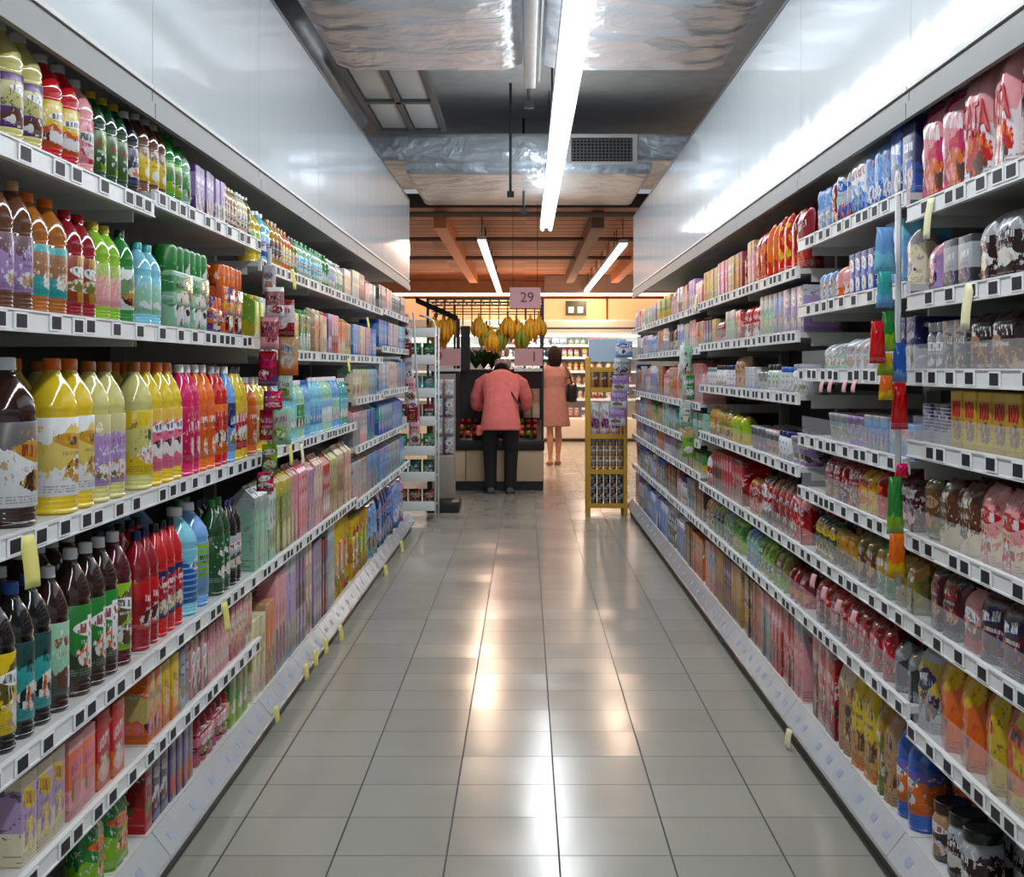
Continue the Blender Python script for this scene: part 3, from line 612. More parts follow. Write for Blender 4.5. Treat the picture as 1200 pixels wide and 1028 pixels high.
# ------------------------------------------------------------------ ceiling equipment
def foil_mat():
    g=NT('crinkled_foil'); g.b.inputs['Metallic'].default_value=.55; g.b.inputs['Roughness'].default_value=.3
    tc=g.n('ShaderNodeTexCoord'); mp=g.n('ShaderNodeMapping'); mp.inputs['Scale'].default_value=(1,1.25,1.2); g.l(tc.outputs['Object'],mp.inputs[0])
    n=g.n('ShaderNodeTexNoise'); n.inputs['Scale'].default_value=2.4; n.inputs['Detail'].default_value=4; n.inputs['Roughness'].default_value=.5; n.inputs['Distortion'].default_value=.4; g.l(mp.outputs[0],n.inputs['Vector'])
    g.l(g.mix(n.outputs['Fac'],lin((226,238,250)),lin((196,206,216))),g.b.inputs['Base Color'])
    v=g.n('ShaderNodeTexVoronoi'); v.inputs['Scale'].default_value=3.2; v.inputs['Randomness'].default_value=1; g.l(mp.outputs[0],v.inputs['Vector'])
    v2=g.n('ShaderNodeTexVoronoi'); v2.inputs['Scale'].default_value=11; g.l(mp.outputs[0],v2.inputs['Vector'])
    h=g.math('ADD',g.math('ADD',n.outputs['Fac'],g.math('MULTIPLY',v.outputs['Distance'],.35)),g.math('MULTIPLY',v2.outputs['Distance'],.06))
    bp=g.n('ShaderNodeBump'); bp.inputs['Strength'].default_value=.75; bp.inputs['Distance'].default_value=.12; g.l(h,bp.inputs['Height']); g.l(bp.outputs[0],g.b.inputs['Normal'])
    return g.m
M_foil=foil_mat()
def duct(x0,x1,y0,y1,z0,z1,label,b=.12):
    m=MB().bbox(x0,x1,y0,y1,z0,z1,b); o=m.build('foil_duct',M_foil)
    return tag(o,label,'air duct')
duct(-1.13,.0,4.2,7.85,3.05,3.5,'nearest foil-wrapped air duct left of the light, crinkled silver',.13)
duct(.08,1.18,4.2,7.85,3.05,3.5,'nearest foil-wrapped air duct right of the light, crinkled silver',.13)
d2=empty('foil_duct',(0,12.8,3.1)); tag(d2,'far foil-wrapped duct with an air grille, before the wooden ceiling','air duct')
MB().bbox(-1.42,1.52,-1.2,.7,.03,.28,.05).build('upper_box',M_foil,d2)
MB().bbox(-1.08,1.13,-1.05,1.26,-.06,.1,.05).build('lower_box',M_foil,d2)
gr=MB(); gr.box(.36,.40,-1.235,-1.2,.02,.23); gr.box(.94,.98,-1.235,-1.2,.02,.23); gr.box(.36,.98,-1.235,-1.2,.23,.26); gr.box(.36,.98,-1.235,-1.2,.0,.02)
gf=gr.build('air_grille',M_white,d2)
gs=MB(); gs.box(.40,.94,-1.208,-1.203,.02,.23,0)
for k in range(17): gs.box(.41+k*.032,.418+k*.032,-1.228,-1.212,.02,.23,1)
for k in range(7): gs.box(.40,.94,-1.226,-1.214,.04+k*.028,.046+k*.028,1)
gs.build('grille_slats',[M_rod,mat('slat_grey',(110,112,112),.5)],gf)
tr=empty('ceiling_light_panel',(-1.0,10.32,3.38)); tag(tr,'unlit square ceiling light with four pale panes and dark dividers, upper left','light fixture')
fr=MB(); fr.box(-.3,.3,-1.25,-1.2,0,.06); fr.box(-.3,.3,1.2,1.25,0,.06); fr.box(-.3,-.26,-1.2,1.2,0,.06); fr.box(.26,.3,-1.2,1.2,0,.06); fr.box(-.02,.02,-1.2,1.2,0,.06); fr.box(-.26,.26,-.04,.04,0,.06)
fr.build('frame',mat('panel_frame',(96,98,100),.5),tr)
for q in(-1,1):
    for p_ in(-1,1): MB().bbox(*sorted((q*.03,q*.25)),*sorted((p_*.06,p_*1.18)),.02,.05,.01).build('pane',mat('frosted_pane',(205,212,214),.3),tr)
tag(MB().loft([(-1.5,8.2,3.5),(-1.5,11.5,3.5)],[.13,.13],20).build('round_duct',M_galv),'round grey ventilation pipe running along the upper left','pipe')
tag(MB().bbox(-.01,.06,4.2,7.95,2.99,3.03,.006).box(.075,.085,4.2,7.8,3.0,3.02).build('cable_tray',M_galv),'narrow grey cable tray hung under the nearest foil ducts','cable tray')
for x,y,z in((.02,8.2,2.95),(-.13,11.3,2.8),(-.02,12.9,2.85)):
    o=MB().tube((x,y,z),(x,y,3.75),.012,8); o.box(x-.03,x+.03,y-.02,y+.02,z-.03,z+.02); 
    tag(o.build('hanging_rod',M_rod),'dark metal hanging rod %s'%{8.2:'just behind the nearest ducts',11.3:'in front of the far duct face',12.9:'over the far duct edge'}[y],'rod')
for y,z,x0,x1,l in((14.35,2.98,-1.6,1.7,'before the wooden ceiling'),(16.6,2.93,-3,3,'across the middle of the wooden ceiling'),(19.4,2.93,-3,3,'across the far end of the wooden ceiling')):
    tag(MB().tube((x0,y,z),(x1,y,z),.03,10).build('ceiling_pipe',mat('pipe_brown',(120,96,84),.5)),'grey-brown ceiling pipe running %s'%l,'pipe')
M_beam=mat('orange_beam',(205,120,60),.5,var=.08)
for x,l,c in((-.95,'left of the left line of lights',M_beam),(1.62,'right of the right line of lights',M_beam),(.8,'between the two lines of lights',mat('brown_beam',(110,76,60),.6))):
    tag(MB().box(x-.07,x+.07,14.6,24,2.86,3.05).build('ceiling_beam',c),'long %s ceiling beam %s'%('brown' if x==.8 else 'orange',l),'beam')

# ------------------------------------------------------------------ chiller along the back
def chiller():
    y=23.4
    t=empty('open_chiller',(0,y,0)); tag(t,'long brightly lit open chiller with white shelves along the back','chiller')
    M_cw=mat('chiller_white',(240,240,238),.35)
    MB().box(-6,6,.9,1.0,0,2.05).build('back_panel',M_cw,t)
    MB().bbox(-6,6,-.02,.9,.05,.42,.03).build('base_tub',mat('chiller_base',(214,205,190),.4),t)
    MB().box(-6,6,.02,.9,0,.05).build('kick_plate',mat('dark_red_kick',(70,28,26),.5),t)
    cn=MB().bbox(-6,6,-.05,.9,1.93,2.16,.03).build('canopy',mat('chiller_canopy',(215,208,196),.4),t)
    MB().box(-6,6,-.056,-.05,2.0,2.03).build('dark_line',M_rod,cn)
    MB().box(-6,6,-.062,-.05,1.9,1.93).build('canopy_lip',M_cw,cn)
    for z in(.75,1.0,1.25,1.5,1.72):
        s=MB().box(-6,6,.35,.9,z-.02,z).build('shelf',M_cw,t); MB().box(-6,6,.335,.35,z-.03,z+.012).build('price_rail',M_rail,s)
    for z in(1.9,):
        MB().box(-6,6,.05,.12,z-.03,z).build('lamp_strip',M_tube,t)
    for x in(-3,0,3): 
        area('case_light',(x,.1,1.85),2.9,.12,CASE_W,(1,.95,.85),t,(math.radians(35),0,0))
chiller()
rc=random.Random(11); zs=[.42,.75,1.0,1.25,1.5,1.72]; zn=['tub','lowest shelf','second shelf up','third shelf up','fourth shelf up','top shelf']
cc=[('white','red','yellow'),('cream','orange','green'),('white','blue','silver'),('yellow','red','white'),('rose','red','white'),('white','green','lime'),('tan','brown','white'),('white','navy','red')]
for i,z in enumerate(zs):
    x=-.75
    for gi in range(7):
        c=cc[(gi*3+i*5)%8]; wd=rc.choice([.1,.12,.14]); kind=rc.choice(['SB','BX','CT','TB']); h=.17 if z<1.7 else .14
        pr=proto(kind,c[0],c[1],c[2],wd,h,False)
        n=2 if gi%2 else 3
        lab='%s %s %s in the chiller, %s, patch %s'%(c[0],c[1],NOUN[kind],zn[i],['behind the fruit stand','left of the standing woman','above the standing woman','beside the standing woman','left of the yellow rack','just behind the yellow rack','beyond the yellow rack'][gi])
        for k in range(n):
            place(kind,NAME[kind],pr,(x+wd*.5,23.4+.42+(0 if i else -.1)+.03,z+.001),-PI/2,lab.replace('patch ',''),NOUN[kind],lab[:50].replace(', patch','')+' '+str(zn[i]))
            x+=wd+.01
        x+=.03
# orange fascia, its glow put into the panel material, with a cove lamp above
fa=empty('orange_fascia',(0,24.2,0)); tag(fa,'glowing orange fascia above the chiller at the back','fascia')
M_or=mat('glowing_orange',(190,130,90),.5,emit=(255,196,140),es=.6)
for k in range(8):
    MB().box(-6+1.5*k+.02,-6+1.5*k+1.48,0,.05,2.2,2.58).build('panel',M_or,fa)
MB().box(-6,6,-.02,.1,2.16,2.2).build('lower_rail',M_white,fa)
cv=tag(MB().box(-6,6,24.05,24.12,2.63,2.68).build('cove_light',M_tubew),'long glowing cove light strip above the orange fascia','light fixture')
sg=empty('wall_screen',(.92,24.1,2.27)); tag(sg,'dark sign with two pale squares on the orange fascia','sign')
MB().bbox(-.19,.19,0,.05,0,.27,.006).build('sign_board',mat('dark_green_sign',(50,58,50),.5),sg)
for x in(-.09,.08): MB().box(x-.05,x+.05,-.006,0,.05,.16).build('pale_square',mat('pale_square',(190,200,205),.5),sg)
tag(MB().box(.35,8,24.6,24.7,2.7,3.04).build('ceiling_bulkhead',mat('bulkhead',(120,104,96),.6)),'grey-brown bulkhead between the wooden ceiling and the cove light','bulkhead')

# ------------------------------------------------------------------ fruit stand
M_blk=mat('black_metal',(16,15,15),.4); M_beige=mat('beige_board',(196,168,136),.5,var=.05)
M_card=mat('pink_card',(214,158,158),.5)
def txt(s,size,loc,parent,m,ext=.002,rz=0,name='lettering',align='CENTER'):
    c=bpy.data.curves.new(name,'FONT'); c.body=s; c.size=size; c.extrude=ext; c.align_x=align; c.align_y='CENTER'; c.materials.append(m)
    o=bpy.data.objects.new(name,c); COL.objects.link(o); me=bpy.data.meshes.new_from_object(o.evaluated_get(bpy.context.evaluated_depsgraph_get())); bpy.data.objects.remove(o)
    return_=link(name,me,parent,loc); return_.rotation_euler=(PI/2,0,rz); return return_
FY=14.0; x0,x1=-1.05,.19
fs=empty('fruit_stand',((x0+x1)/2,FY,0)); tag(fs,'black fruit stand with beige base boards and a wire canopy frame','display stand'); ox=(x0+x1)/2
def FB(a,b,c,d,e,f,name,m,bev=0): 
    mb=MB(); (mb.bbox(a-ox,b-ox,c,d,e,f,bev) if bev else mb.box(a-ox,b-ox,c,d,e,f)); return mb.build(name,m,fs)
FB(x0,x1,.05,1.5,0,.09,'kick_plate',M_blk)
for k in range(3): 
    a=x0+(x1-x0)*k/3; FB(a+.004,a+(x1-x0)/3-.004,.0,.03,.10,.43,'base_board',M_beige,.004)
FB(x0,x1,.03,1.5,.09,.43,'base_box',M_blk)
FB(x0-.01,x1+.01,-.02,1.5,.43,.54,'counter_edge',M_blk,.01)
st=MB(); st.add([(x0-ox,.0,.54),(x1-ox,.0,.54),(x1-ox,.55,.74),(x0-ox,.55,.74),(x0-ox,.55,.54),(x1-ox,.55,.54)],[(0,1,2,3),(0,3,4),(1,5,2),(0,4,5,1),(4,3,2,5)])
st.build('sloping_tray',M_blk,fs)
FB(x0,x1,.62,.68,.54,1.26,'display_back',M_blk)
FB(x0,x1,.60,1.1,1.26,1.29,'upper_shelf',M_blk)
for x in(x0+.01,-.83,x1-.01): 
    for yy in (.02,1.4): 
        if x==-.83 and yy<1: continue
        MB().box(x-ox-.012,x-ox+.012,yy-.012,yy+.012,.54,2.05).build('post',M_blk,fs)
wf=MB()
for yy in(.02,.7,1.4): wf.box(x0-ox,x1-ox,yy-.01,yy+.01,2.03,2.05); wf.box(x0-ox,x1-ox,yy-.006,yy+.006,1.93,1.942)
for k in range(14):
    x=x0+(x1-x0)*k/13-ox; wf.box(x-.006,x+.006,.0,1.4,2.03,2.045); wf.box(x-.006,x+.006,.014,.026,1.76,2.03)
wf.build('wire_canopy',mat('olive_wire',(58,52,30),.5),fs)
MB().add([(x0-.12-ox,-.02,2.06),(x0-.12-ox,.0,2.0),(-.72-ox,0,1.80),(-.72-ox,-.02,1.86),(x0-.12-ox,.04,2.06),(x0-.12-ox,.04,2.0),(-.72-ox,.04,1.80),(-.72-ox,.04,1.86)],[(0,1,2,3),(4,7,6,5),(0,3,7,4),(1,5,6,2),(0,4,5,1),(3,2,6,7)]).build('sloping_canopy_bar',M_blk,fs)
MB().box(-.735-ox,-.70-ox,-.02,.04,.54,1.83).build('post',M_blk,fs)
MB().box(-.70-ox,-.60-ox,.2,.24,1.28,1.76).build('dark_side_panel',M_blk,fs)
M_ban=mat('banana_yellow',(240,165,30),.4,var=.25); M_bang=mat('banana_green',(150,150,40),.4,var=.2)
def bananas(x,y,z,m,n,label,grp=None):
    t=MB(); rb=random.Random(x*100+z)
    for k in range(n):
        a=2*PI*k/n+rb.uniform(-.2,.2); l=rb.uniform(.19,.25); pts=[];rad=[]
        for i in range(7):
            u=i/6; rr_=.014+.05*math.sin(u*PI*.75); pts.append((x+rr_*math.cos(a),y+rr_*math.sin(a),z-u*l)); rad.append(.007+.023*math.sin(PI*min(1,u*.9+.08)))
        t.loft(pts,rad,7)
    t.tube((x,y,z-.02),(x,y,z+.05),.012)
    tag(t.build('banana_bunch',m),label,'bananas',grp)
bl=[(-.97,.05,1.84,0),(-.88,.05,1.82,0),(-.80,.05,1.84,0),(-.93,.2,1.74,0),(-.5,.05,1.84,0),(-.42,.1,1.76,1),(-.36,.05,1.70,0),(-.27,.1,1.73,1),(-.19,.05,1.85,0),(-.1,.08,1.82,0),(-.04,.05,1.74,1),(.05,.05,1.83,0),(.14,.05,1.85,0)]
nm_=['at the far left, highest','second from the left','next to the sloping bar','low behind the left bunches','just right of the dark side panel','hanging lower, green, left middle','lowest, left of centre','green, above the white radishes','centre, under the number sign','right of centre, under the number sign','greenish, above the right price card','beside the right post','against the right post']
for (x,y,z,g_),l in zip(bl,nm_): bananas(x,FY+y,z,M_bang if g_ else M_ban,9,'banana bunch hanging in the fruit stand, '+l)
for x,z,t_,l,wd in((-.86,1.33,'9','left','.34'),(.03,1.33,'1','right','.30')):
    wd=float(wd); t=empty('price_card',(x,FY-.03,z)); tag(t,'pink price card with a red digit at the %s of the fruit stand'%('left side' if l=='left' else 'right side'),'price card')
    MB().box(-wd/2,wd/2,-.003,.003,0,.18).build('card',M_card,t); txt(t_,.15,(-.06 if t_=='9' else .06,-.006,.09),t,mat('red_ink',(170,30,35),.6))
    MB().box(-wd/2,wd/2,0,.01,-.06,-.03).build('holder_rail',M_white,t)
t=empty('hanging_number_sign',(-.005,FY-.05,1.94)); tag(t,'pink hanging sign with 29 printed above the fruit stand','sign')
MB().box(-.165,.165,-.003,.003,0,.22).build('card',mat('sign_pink',(222,165,168),.5),t); txt('29',.15,(.02,-.006,.11),t,mat('sign_ink',(110,60,50),.6))
for q in(-1,1): MB().tube((q*.13,0,.22),(q*.13,0,1.1),.003,6).build('cord',M_rod,t)
M_leaf=mat('leaf_green',(40,80,30),.5,var=.3)
def greens(x,y,z,label):
    t=MB(); rb=random.Random(int(x*1000))
    for k in range(22):
        a=rb.uniform(0,2*PI); l=rb.uniform(.1,.26); d=rb.uniform(.2,.8)
        p0=Vector((x,y,z)); p1=p0+Vector((math.cos(a)*l*d*.5,math.sin(a)*l*d*.5,l*.7)); p2=p0+Vector((math.cos(a)*l*d,math.sin(a)*l*d,l*.9))
        t.loft([p0,p1,p2],[(.006,.003),(.022,.004),(.004,.002)],6)
    tag(t.build('leafy_greens',M_leaf),label,'vegetable')
for x,l in((-.56,'left'),(-.47,'middle'),(-.38,'right')): greens(x,FY+.75,1.30,'bunch of dark green leaves on the upper shelf, %s of three'%l)
M_rad=mat('radish_white',(236,232,222),.4)
for i,(x,z) in enumerate(((-.32,1.33),(-.25,1.33),(-.19,1.33),(-.29,1.46),(-.21,1.46))):
    m=MB().lathe([(.005,0),(.022,.02),(.03,.07),(.024,.1),(.008,.115)],c=(x,FY+.72,z-.035),seg=10); 
    tag(m.build('white_radish',M_rad),'white radish standing behind the pink shopper','vegetable','white radishes on the upper shelf of the fruit stand')
rq=random.Random(5)
for row in range(3):
    for k in range(16):
        x=x0+.07+k*.072; y=.1+row*.16
        if -.5<x<-.25 and row==2: continue
        c=rq.choice(['apple_red','apple_red','plum_purple','apple_orange','apple_green'])
        m=mat(c,dict(apple_red=(165,35,30),plum_purple=(80,25,45),apple_orange=(215,110,35),apple_green=(110,140,45))[c],.3,var=.15)
        r_=.032; zz=.54+.2*y/.55
        o=MB().lathe([(.003,.006),(r_*.6,0),(r_,r_*.9),(r_*.75,r_*1.7),(r_*.3,r_*1.85),(.002,r_*1.65)],c=(0,0,0),seg=12).build('fruit',m,None,(x,FY+y,zz+.002))
        tag(o,'small %s fruit on the sloping tray of the fruit stand'%{'apple_red':'red','plum_purple':'dark purple','apple_orange':'orange','apple_green':'green'}[c],'fruit','%s on the sloping tray'%c.replace('_',' '))
for x,c,l in((.02,'tan','left'),(.11,'golden','right')):
    o=link('produce_bag',pillow(.085,.32,.06,flat=True).mesh('bag',print_mat('tan','cream',c,'plain')),None,(x,FY+.42,.76),-PI/2)
    tag(o,'tan paper bag of produce at the right end of the stand, %s one'%l,'bag')

# ------------------------------------------------------------------ people
def cloth(name,c,b=.35): return mat(name,c,.85,bump=(18,b,.01),var=.08)
def remesh(mb,name,m,parent,vox=.011):
    o=mb.build(name,m,parent); q=o.modifiers.new('join','REMESH'); q.mode='VOXEL'; q.voxel_size=vox; q.use_smooth_shade=True
    s=o.modifiers.new('smooth','SMOOTH'); s.factor=.5; s.iterations=3; return o
M_skin=mat('skin',(196,140,110),.5); M_hair=mat('dark_hair',(24,15,14),.8,spec=.2)
def hand(mb,w_,d,palm_side):
    """palm, four bent fingers and a thumb from wrist w_ along direction d"""
    d=Vector(d).normalized(); up=Vector((0,0,1)); s=d.cross(up).normalized()*palm_side; dn=s.cross(d).normalized()
    w_=Vector(w_); mb.loft([w_-d*.02,w_+d*.03,w_+d*.085],[(.022,.016),(.036,.014),(.038,.012)],10,side=s)
    for i,(o,l) in enumerate(((-.03,.062),(-.01,.075),(.01,.07),(.03,.052))):
        a=w_+d*.08+s*o; b=a+d*l*.5+Vector((0,0,-.006)); c=b+d*l*.4+Vector((0,0,-.022)); mb.loft([a,b,c],[.0085,.008,.006],7)
    a=w_+d*.02+s*.03; mb.loft([a,a+s*.03+d*.02,a+s*.038+d*.055+Vector((0,0,-.012))],[.011,.009,.007],7)
def person_bending(loc):
    t=empty('person',loc); tag(t,'person in pink top and dark trousers bending over the fruit stand','person')
    b=MB(); 
    for q in(-1,1):
        b.loft([(q*.10,0,.05),(q*.10,.0,.12),(q*.105,.02,.3),(q*.10,.01,.46),(q*.095,-.01,.66),(q*.085,-.0,.84)],[.034,.036,.052,.055,.075,.085])
        b.loft([(q*.10,-.05,.04),(q*.10,.06,.035),(q*.105,.15,.025)],[(.032,.035),(.04,.03),(.035,.02)],10)
        b.loft([(q*.16,.34,1.17),(q*.225,.37,1.08),(q*.25,.42,.93)],[.05,.045,.036]); b.loft([(q*.25,.42,.93),(q*.2,.56,.87),(q*.15,.66,.86)],[.036,.031,.023]); hand(b,(q*.15,.66,.86),(-q*.2,1,-.1),-q)
    b.loft([(0,0,.78),(0,.03,.92),(0,.15,1.04),(0,.29,1.14),(0,.37,1.19),(0,.42,1.21)],[(.15,.10),(.14,.10),(.145,.10),(.165,.10),(.13,.07),(.06,.055)],16)
    b.loft([(0,.40,1.2),(0,.47,1.22)],[.055,.052]); b.ball((0,.525,1.235),(.075,.095,.10),seg=16,rings=12); b.loft([(0,.585,1.225),(0,.635,1.205)],[.02,.012],8)
    for q in(-1,1): b.ball((q*.076,.52,1.23),(.012,.022,.03),seg=8,rings=6)
    body=remesh(b,'body',M_skin,t)
    e=MB(); 
    for q in(-1,1): e.ball((q*.03,.612,1.245),.011,seg=8,rings=6)
    e.build('eyes',mat('eye_dark',(20,16,14),.2),t)
    h=MB(); h.ball((0,.505,1.262),(.093,.112,.108),seg=18,rings=12); h.ball((0,.44,1.25),(.075,.06,.07),seg=12,rings=8); remesh(h,'hair',M_hair,t,.012)
    tr_=MB()
    for q in(-1,1): tr_.loft([(q*.105,0,.045),(q*.105,.01,.2),(q*.11,.02,.44),(q*.10,.0,.66),(q*.08,-.01,.82)],[(.066,.07),(.064,.068),(.074,.08),(.095,.10),(.085,.10)],16)
    tr_.loft([(0,-.01,.70),(0,-.005,.80),(0,.02,.88)],[(.16,.12),(.16,.12),(.14,.10)],18)
    remesh(tr_,'trousers',cloth('black_trousers',(26,22,24)),t)
    sh=MB()
    for q in(-1,1): sh.loft([(q*.10,-.07,.035),(q*.10,.0,.04),(q*.105,.1,.035),(q*.108,.18,.02)],[(.038,.035),(.045,.04),(.046,.033),(.025,.02)],12)
    remesh(sh,'shoes',mat('grey_shoe',(88,86,88),.6),t,.009)
    j=MB()
    j.loft([(0,-.015,.655),(0,-.01,.74),(0,.02,.88),(0,.10,.99),(0,.23,1.10),(0,.33,1.18),(0,.40,1.225),(0,.43,1.23)],[(.215,.16),(.205,.16),(.185,.145),(.18,.13),(.205,.13),(.2,.11),(.12,.08),(.07,.06)],20)
    for q in(-1,1):
        j.loft([(q*.12,.33,1.18),(q*.21,.35,1.13),(q*.262,.38,1.0),(q*.272,.43,.90)],[.085,.082,.072,.062],14); j.loft([(q*.272,.42,.91),(q*.23,.53,.88)],[.062,.05],12)
        if q<0: j.loft([(-.2,-.0,.66),(-.235,.0,.60),(-.2,0,.70)],[(.05,.06),(.03,.04),(.05,.05)],10)
    remesh(j,'pink_top',cloth('pink_cloth',(250,128,120),.5),t)
    s=MB(); 
    pts=[(-.12,.40,1.30),(-.06,.30,1.255),(.02,.16,1.165),(.11,.02,1.05),(.19,-.09,.93),(.235,-.06,.84)]
    s.loft(pts,[(.011,.004)]*6,8); s.build('bag_strap',mat('strap_dark',(70,20,24),.6),t)
person_bending((-.26,13.72,0))
def person_standing(loc):
    t=empty('person',loc,PI*.08); tag(t,'person with dark bobbed hair in a pink dress carrying a black shoulder bag','person')
    b=MB()
    for q in(-1,1):
        y=.04*q
        b.loft([(q*.065,y,.06),(q*.065,y,.13),(q*.07,y-.01,.33),(q*.068,y+.01,.47),(q*.075,y,.66),(q*.075,0,.84)],[.03,.03,.048,.045,.062,.08])
        b.loft([(q*.065,y-.05,.03),(q*.067,y+.04,.03),(q*.07,y+.13,.02)],[(.03,.03),(.036,.026),(.03,.015)],10)
        b.loft([(q*.14,0,1.30),(q*.185,.0,1.2),(q*.2,.0,1.05)],[.042,.04,.034]); b.loft([(q*.2,0,1.05),(q*.19,.09,.92),(q*.15,.17,.88)],[.034,.028,.02]); hand(b,(q*.15,.17,.88),(-q*.2,1,.05),-q)
    b.loft([(0,0,.80),(0,0,.92),(0,0,1.05),(0,0,1.2),(0,0,1.3),(0,.0,1.34)],[(.14,.10),(.14,.1),(.115,.085),(.14,.095),(.14,.07),(.055,.05)],16)
    b.loft([(0,0,1.32),(0,.015,1.42)],[.048,.045]); b.ball((0,.03,1.475),(.068,.085,.105),seg=16,rings=12); b.loft([(0,.10,1.47),(0,.128,1.45)],[.016,.01],8)
    for q in(-1,1): b.ball((q*.069,.02,1.465),(.01,.02,.028),seg=8,rings=6)
    remesh(b,'body',M_skin,t)
    e=MB()
    for q in(-1,1): e.ball((q*.028,.105,1.485),.010,seg=8,rings=6)
    e.build('eyes',mat('eye_dark',(20,16,14),.2),t)
    h=MB(); h.ball((0,.0,1.50),(.092,.105,.112),seg=18,rings=12); h.loft([(0,-.02,1.5),(0,-.035,1.42),(0,-.035,1.33)],[(.095,.09),(.098,.08),(.075,.055)],16); remesh(h,'hair',M_hair,t,.012)
    d=MB(); d.loft([(0,0,.52),(0,0,.62),(0,0,.85),(0,0,1.05),(0,0,1.2),(0,0,1.3),(0,0,1.345)],[(.225,.18),(.21,.17),(.175,.14),(.145,.115),(.16,.12),(.155,.095),(.075,.065)],20)
    for q in(-1,1): d.loft([(q*.09,0,1.3),(q*.155,0,1.27),(q*.195,0,1.17)],[.062,.062,.056],12)
    remesh(d,'dress',cloth('pink_dress',(158,112,106)),t)
    s=MB()
    for q in(-1,1): s.loft([(q*.065,.04*q-.06,.028),(q*.065,.04*q+.03,.03),(q*.07,.04*q+.14,.016)],[(.032,.028),(.038,.03),(.024,.014)],12)
    remesh(s,'shoes',mat('tan_shoe',(150,96,76),.6),t,.009)
    g=MB(); g.bbox(.17,.29,-.13,.13,.84,1.10,.04); g.build('shoulder_bag',mat('black_leather',(16,15,17),.35),t)
    MB().loft([(.22,-.1,1.08),(.19,-.09,1.22),(.13,-.03,1.37),(.17,.08,1.22),(.22,.1,1.08)],[(.012,.004)]*5,8).build('bag_strap',mat('black_leather',(16,15,17),.35),t)
person_standing((.385,17.75,0))

# ------------------------------------------------------------------ racks at the end of the aisle
wr=empty('wire_rack',(-1.07,11.15,0)); tag(wr,'white wire display rack standing at the end of the left shelves','display rack')
M_wire=mat('white_wire',(214,218,216),.3)
for x in(-.3,.305):
    for y in(0,.4): MB().tube((x,y,0),(x,y,1.66),.009,8).build('post',M_wire,wr)
MB().loft([(.305,0,1.64),(.29,0,1.70),(.24,0,1.735),(.17,0,1.75)],[.009]*4,8).build('curved_top_bar',M_wire,wr)
RZ=[1.60,1.37,1.09,.85,.60,.38,.13]
for z in RZ:
    s=MB(); s.box(-.3,.3,0,.4,z-.012,z-.004); sh=s.build('shelf',M_wire,wr); MB().bbox(-.3,.3,-.012,-.002,z-.035,z+.045,.003).build('white_lip',M_rail,sh)
gp=[('forest','green','white'),('teal','forest','silver'),('charcoal','crimson','white'),('green','forest','lime'),('forest','teal','silver'),('cocoa','crimson','tan'),('charcoal','maroon','silver')]
for i,z in enumerate(RZ[1:]):
    pr=proto('PK',*gp[i],.11,.15,True)
    for k in range(5): place('PK','food_packet',pr,(-1.07-.23+k*.12,11.15+.05,z-.003),-PI/2,'%s and %s packet on %s tier of the white wire rack'%(gp[i][0],gp[i][1],POS[i+1] if i<5 else 'lowest'),'packet','packets on %s tier of the wire rack'%POS[i+1])
ds=empty('floor_display',(-.76,12.1,0)); tag(ds,'grey floor display of patterned bags behind the wire rack','display stand')
MB().bbox(-.10,.10,0,.3,.1,.5,.01).build('base_box',mat('display_grey',(150,140,130),.5),ds); MB().box(-.10,.10,.22,.3,.5,1.25).build('back_board',mat('display_grey',(150,140,130),.5),ds)
MB().bbox(-.13,.16,-.25,.2,0,.1,.01).build('black_foot',M_blk,ds)
for i in range(4): 
    for k in range(2): 
        o=link('snack_bag',pillow(.095,.17,.06).mesh('bag',print_mat('silver','rose' if i%2 else 'purple','white')),None,(-.81+k*.10,12.16,.502+i*.176),-PI/2)
        tag(o,'patterned silver bag in the floor display, %s row'%['lowest','second','third','top'][i],'bag','silver bags in the floor display, %s row'%['lowest','second','third','top'][i])
yr=empty('yellow_rack',(.715,11.6,0)); tag(yr,'golden yellow metal rack of cans and boxes ending the right shelves','display rack')
M_yel=mat('rack_yellow',(196,150,44),.35)
for x in(-.16,.165):
    for y in(0,.34): MB().bbox(x-.016,x+.016,y-.016,y+.016,0,1.40,.003).build('post',M_yel,yr)
for z in(1.30,1.12,.71,.40,.10):
    s=MB().box(-.145,.15,.0,.34,z-.012,z); s.box(-.145,.15,-.01,.0,z-.03,z+.012); s.build('shelf',M_yel,yr)
MB().box(-.16,.17,-.002,.002,1.36,1.56).build('pale_blue_card',mat('pale_blue_card',(176,196,212),.5),yr)
ys=[(1.12,'BX','brown','golden','crimson',.075,.15,4),(.71,'BG','white','rose','purple',.09,.3,3),(.40,'CN','silver','charcoal','golden',.058,.09,5),(.10,'CN','charcoal','silver','grey',.058,.09,5)]
for z,kd,a,b,c,wd,h,n in ys:
    pr=proto(kd,a,b,c,wd,h,False)
    for st_ in range(3 if kd=='CN' and z>.3 else (3 if kd=='CN' else 1)):
        for k in range(n): place(kd,NAME[kd],pr,(.715-.142+wd*(k+.5),11.6+.06,z+.001+st_*(h+.001)),-PI/2,'%s %s with %s print on the yellow rack, %s'%(a,NOUN[kd],b,{1.12:'top tier',.71:'second tier',.40:'third tier',.10:'lowest tier'}[z]),NOUN[kd],'%s %ss on the yellow rack'%(a,NOUN[kd]))

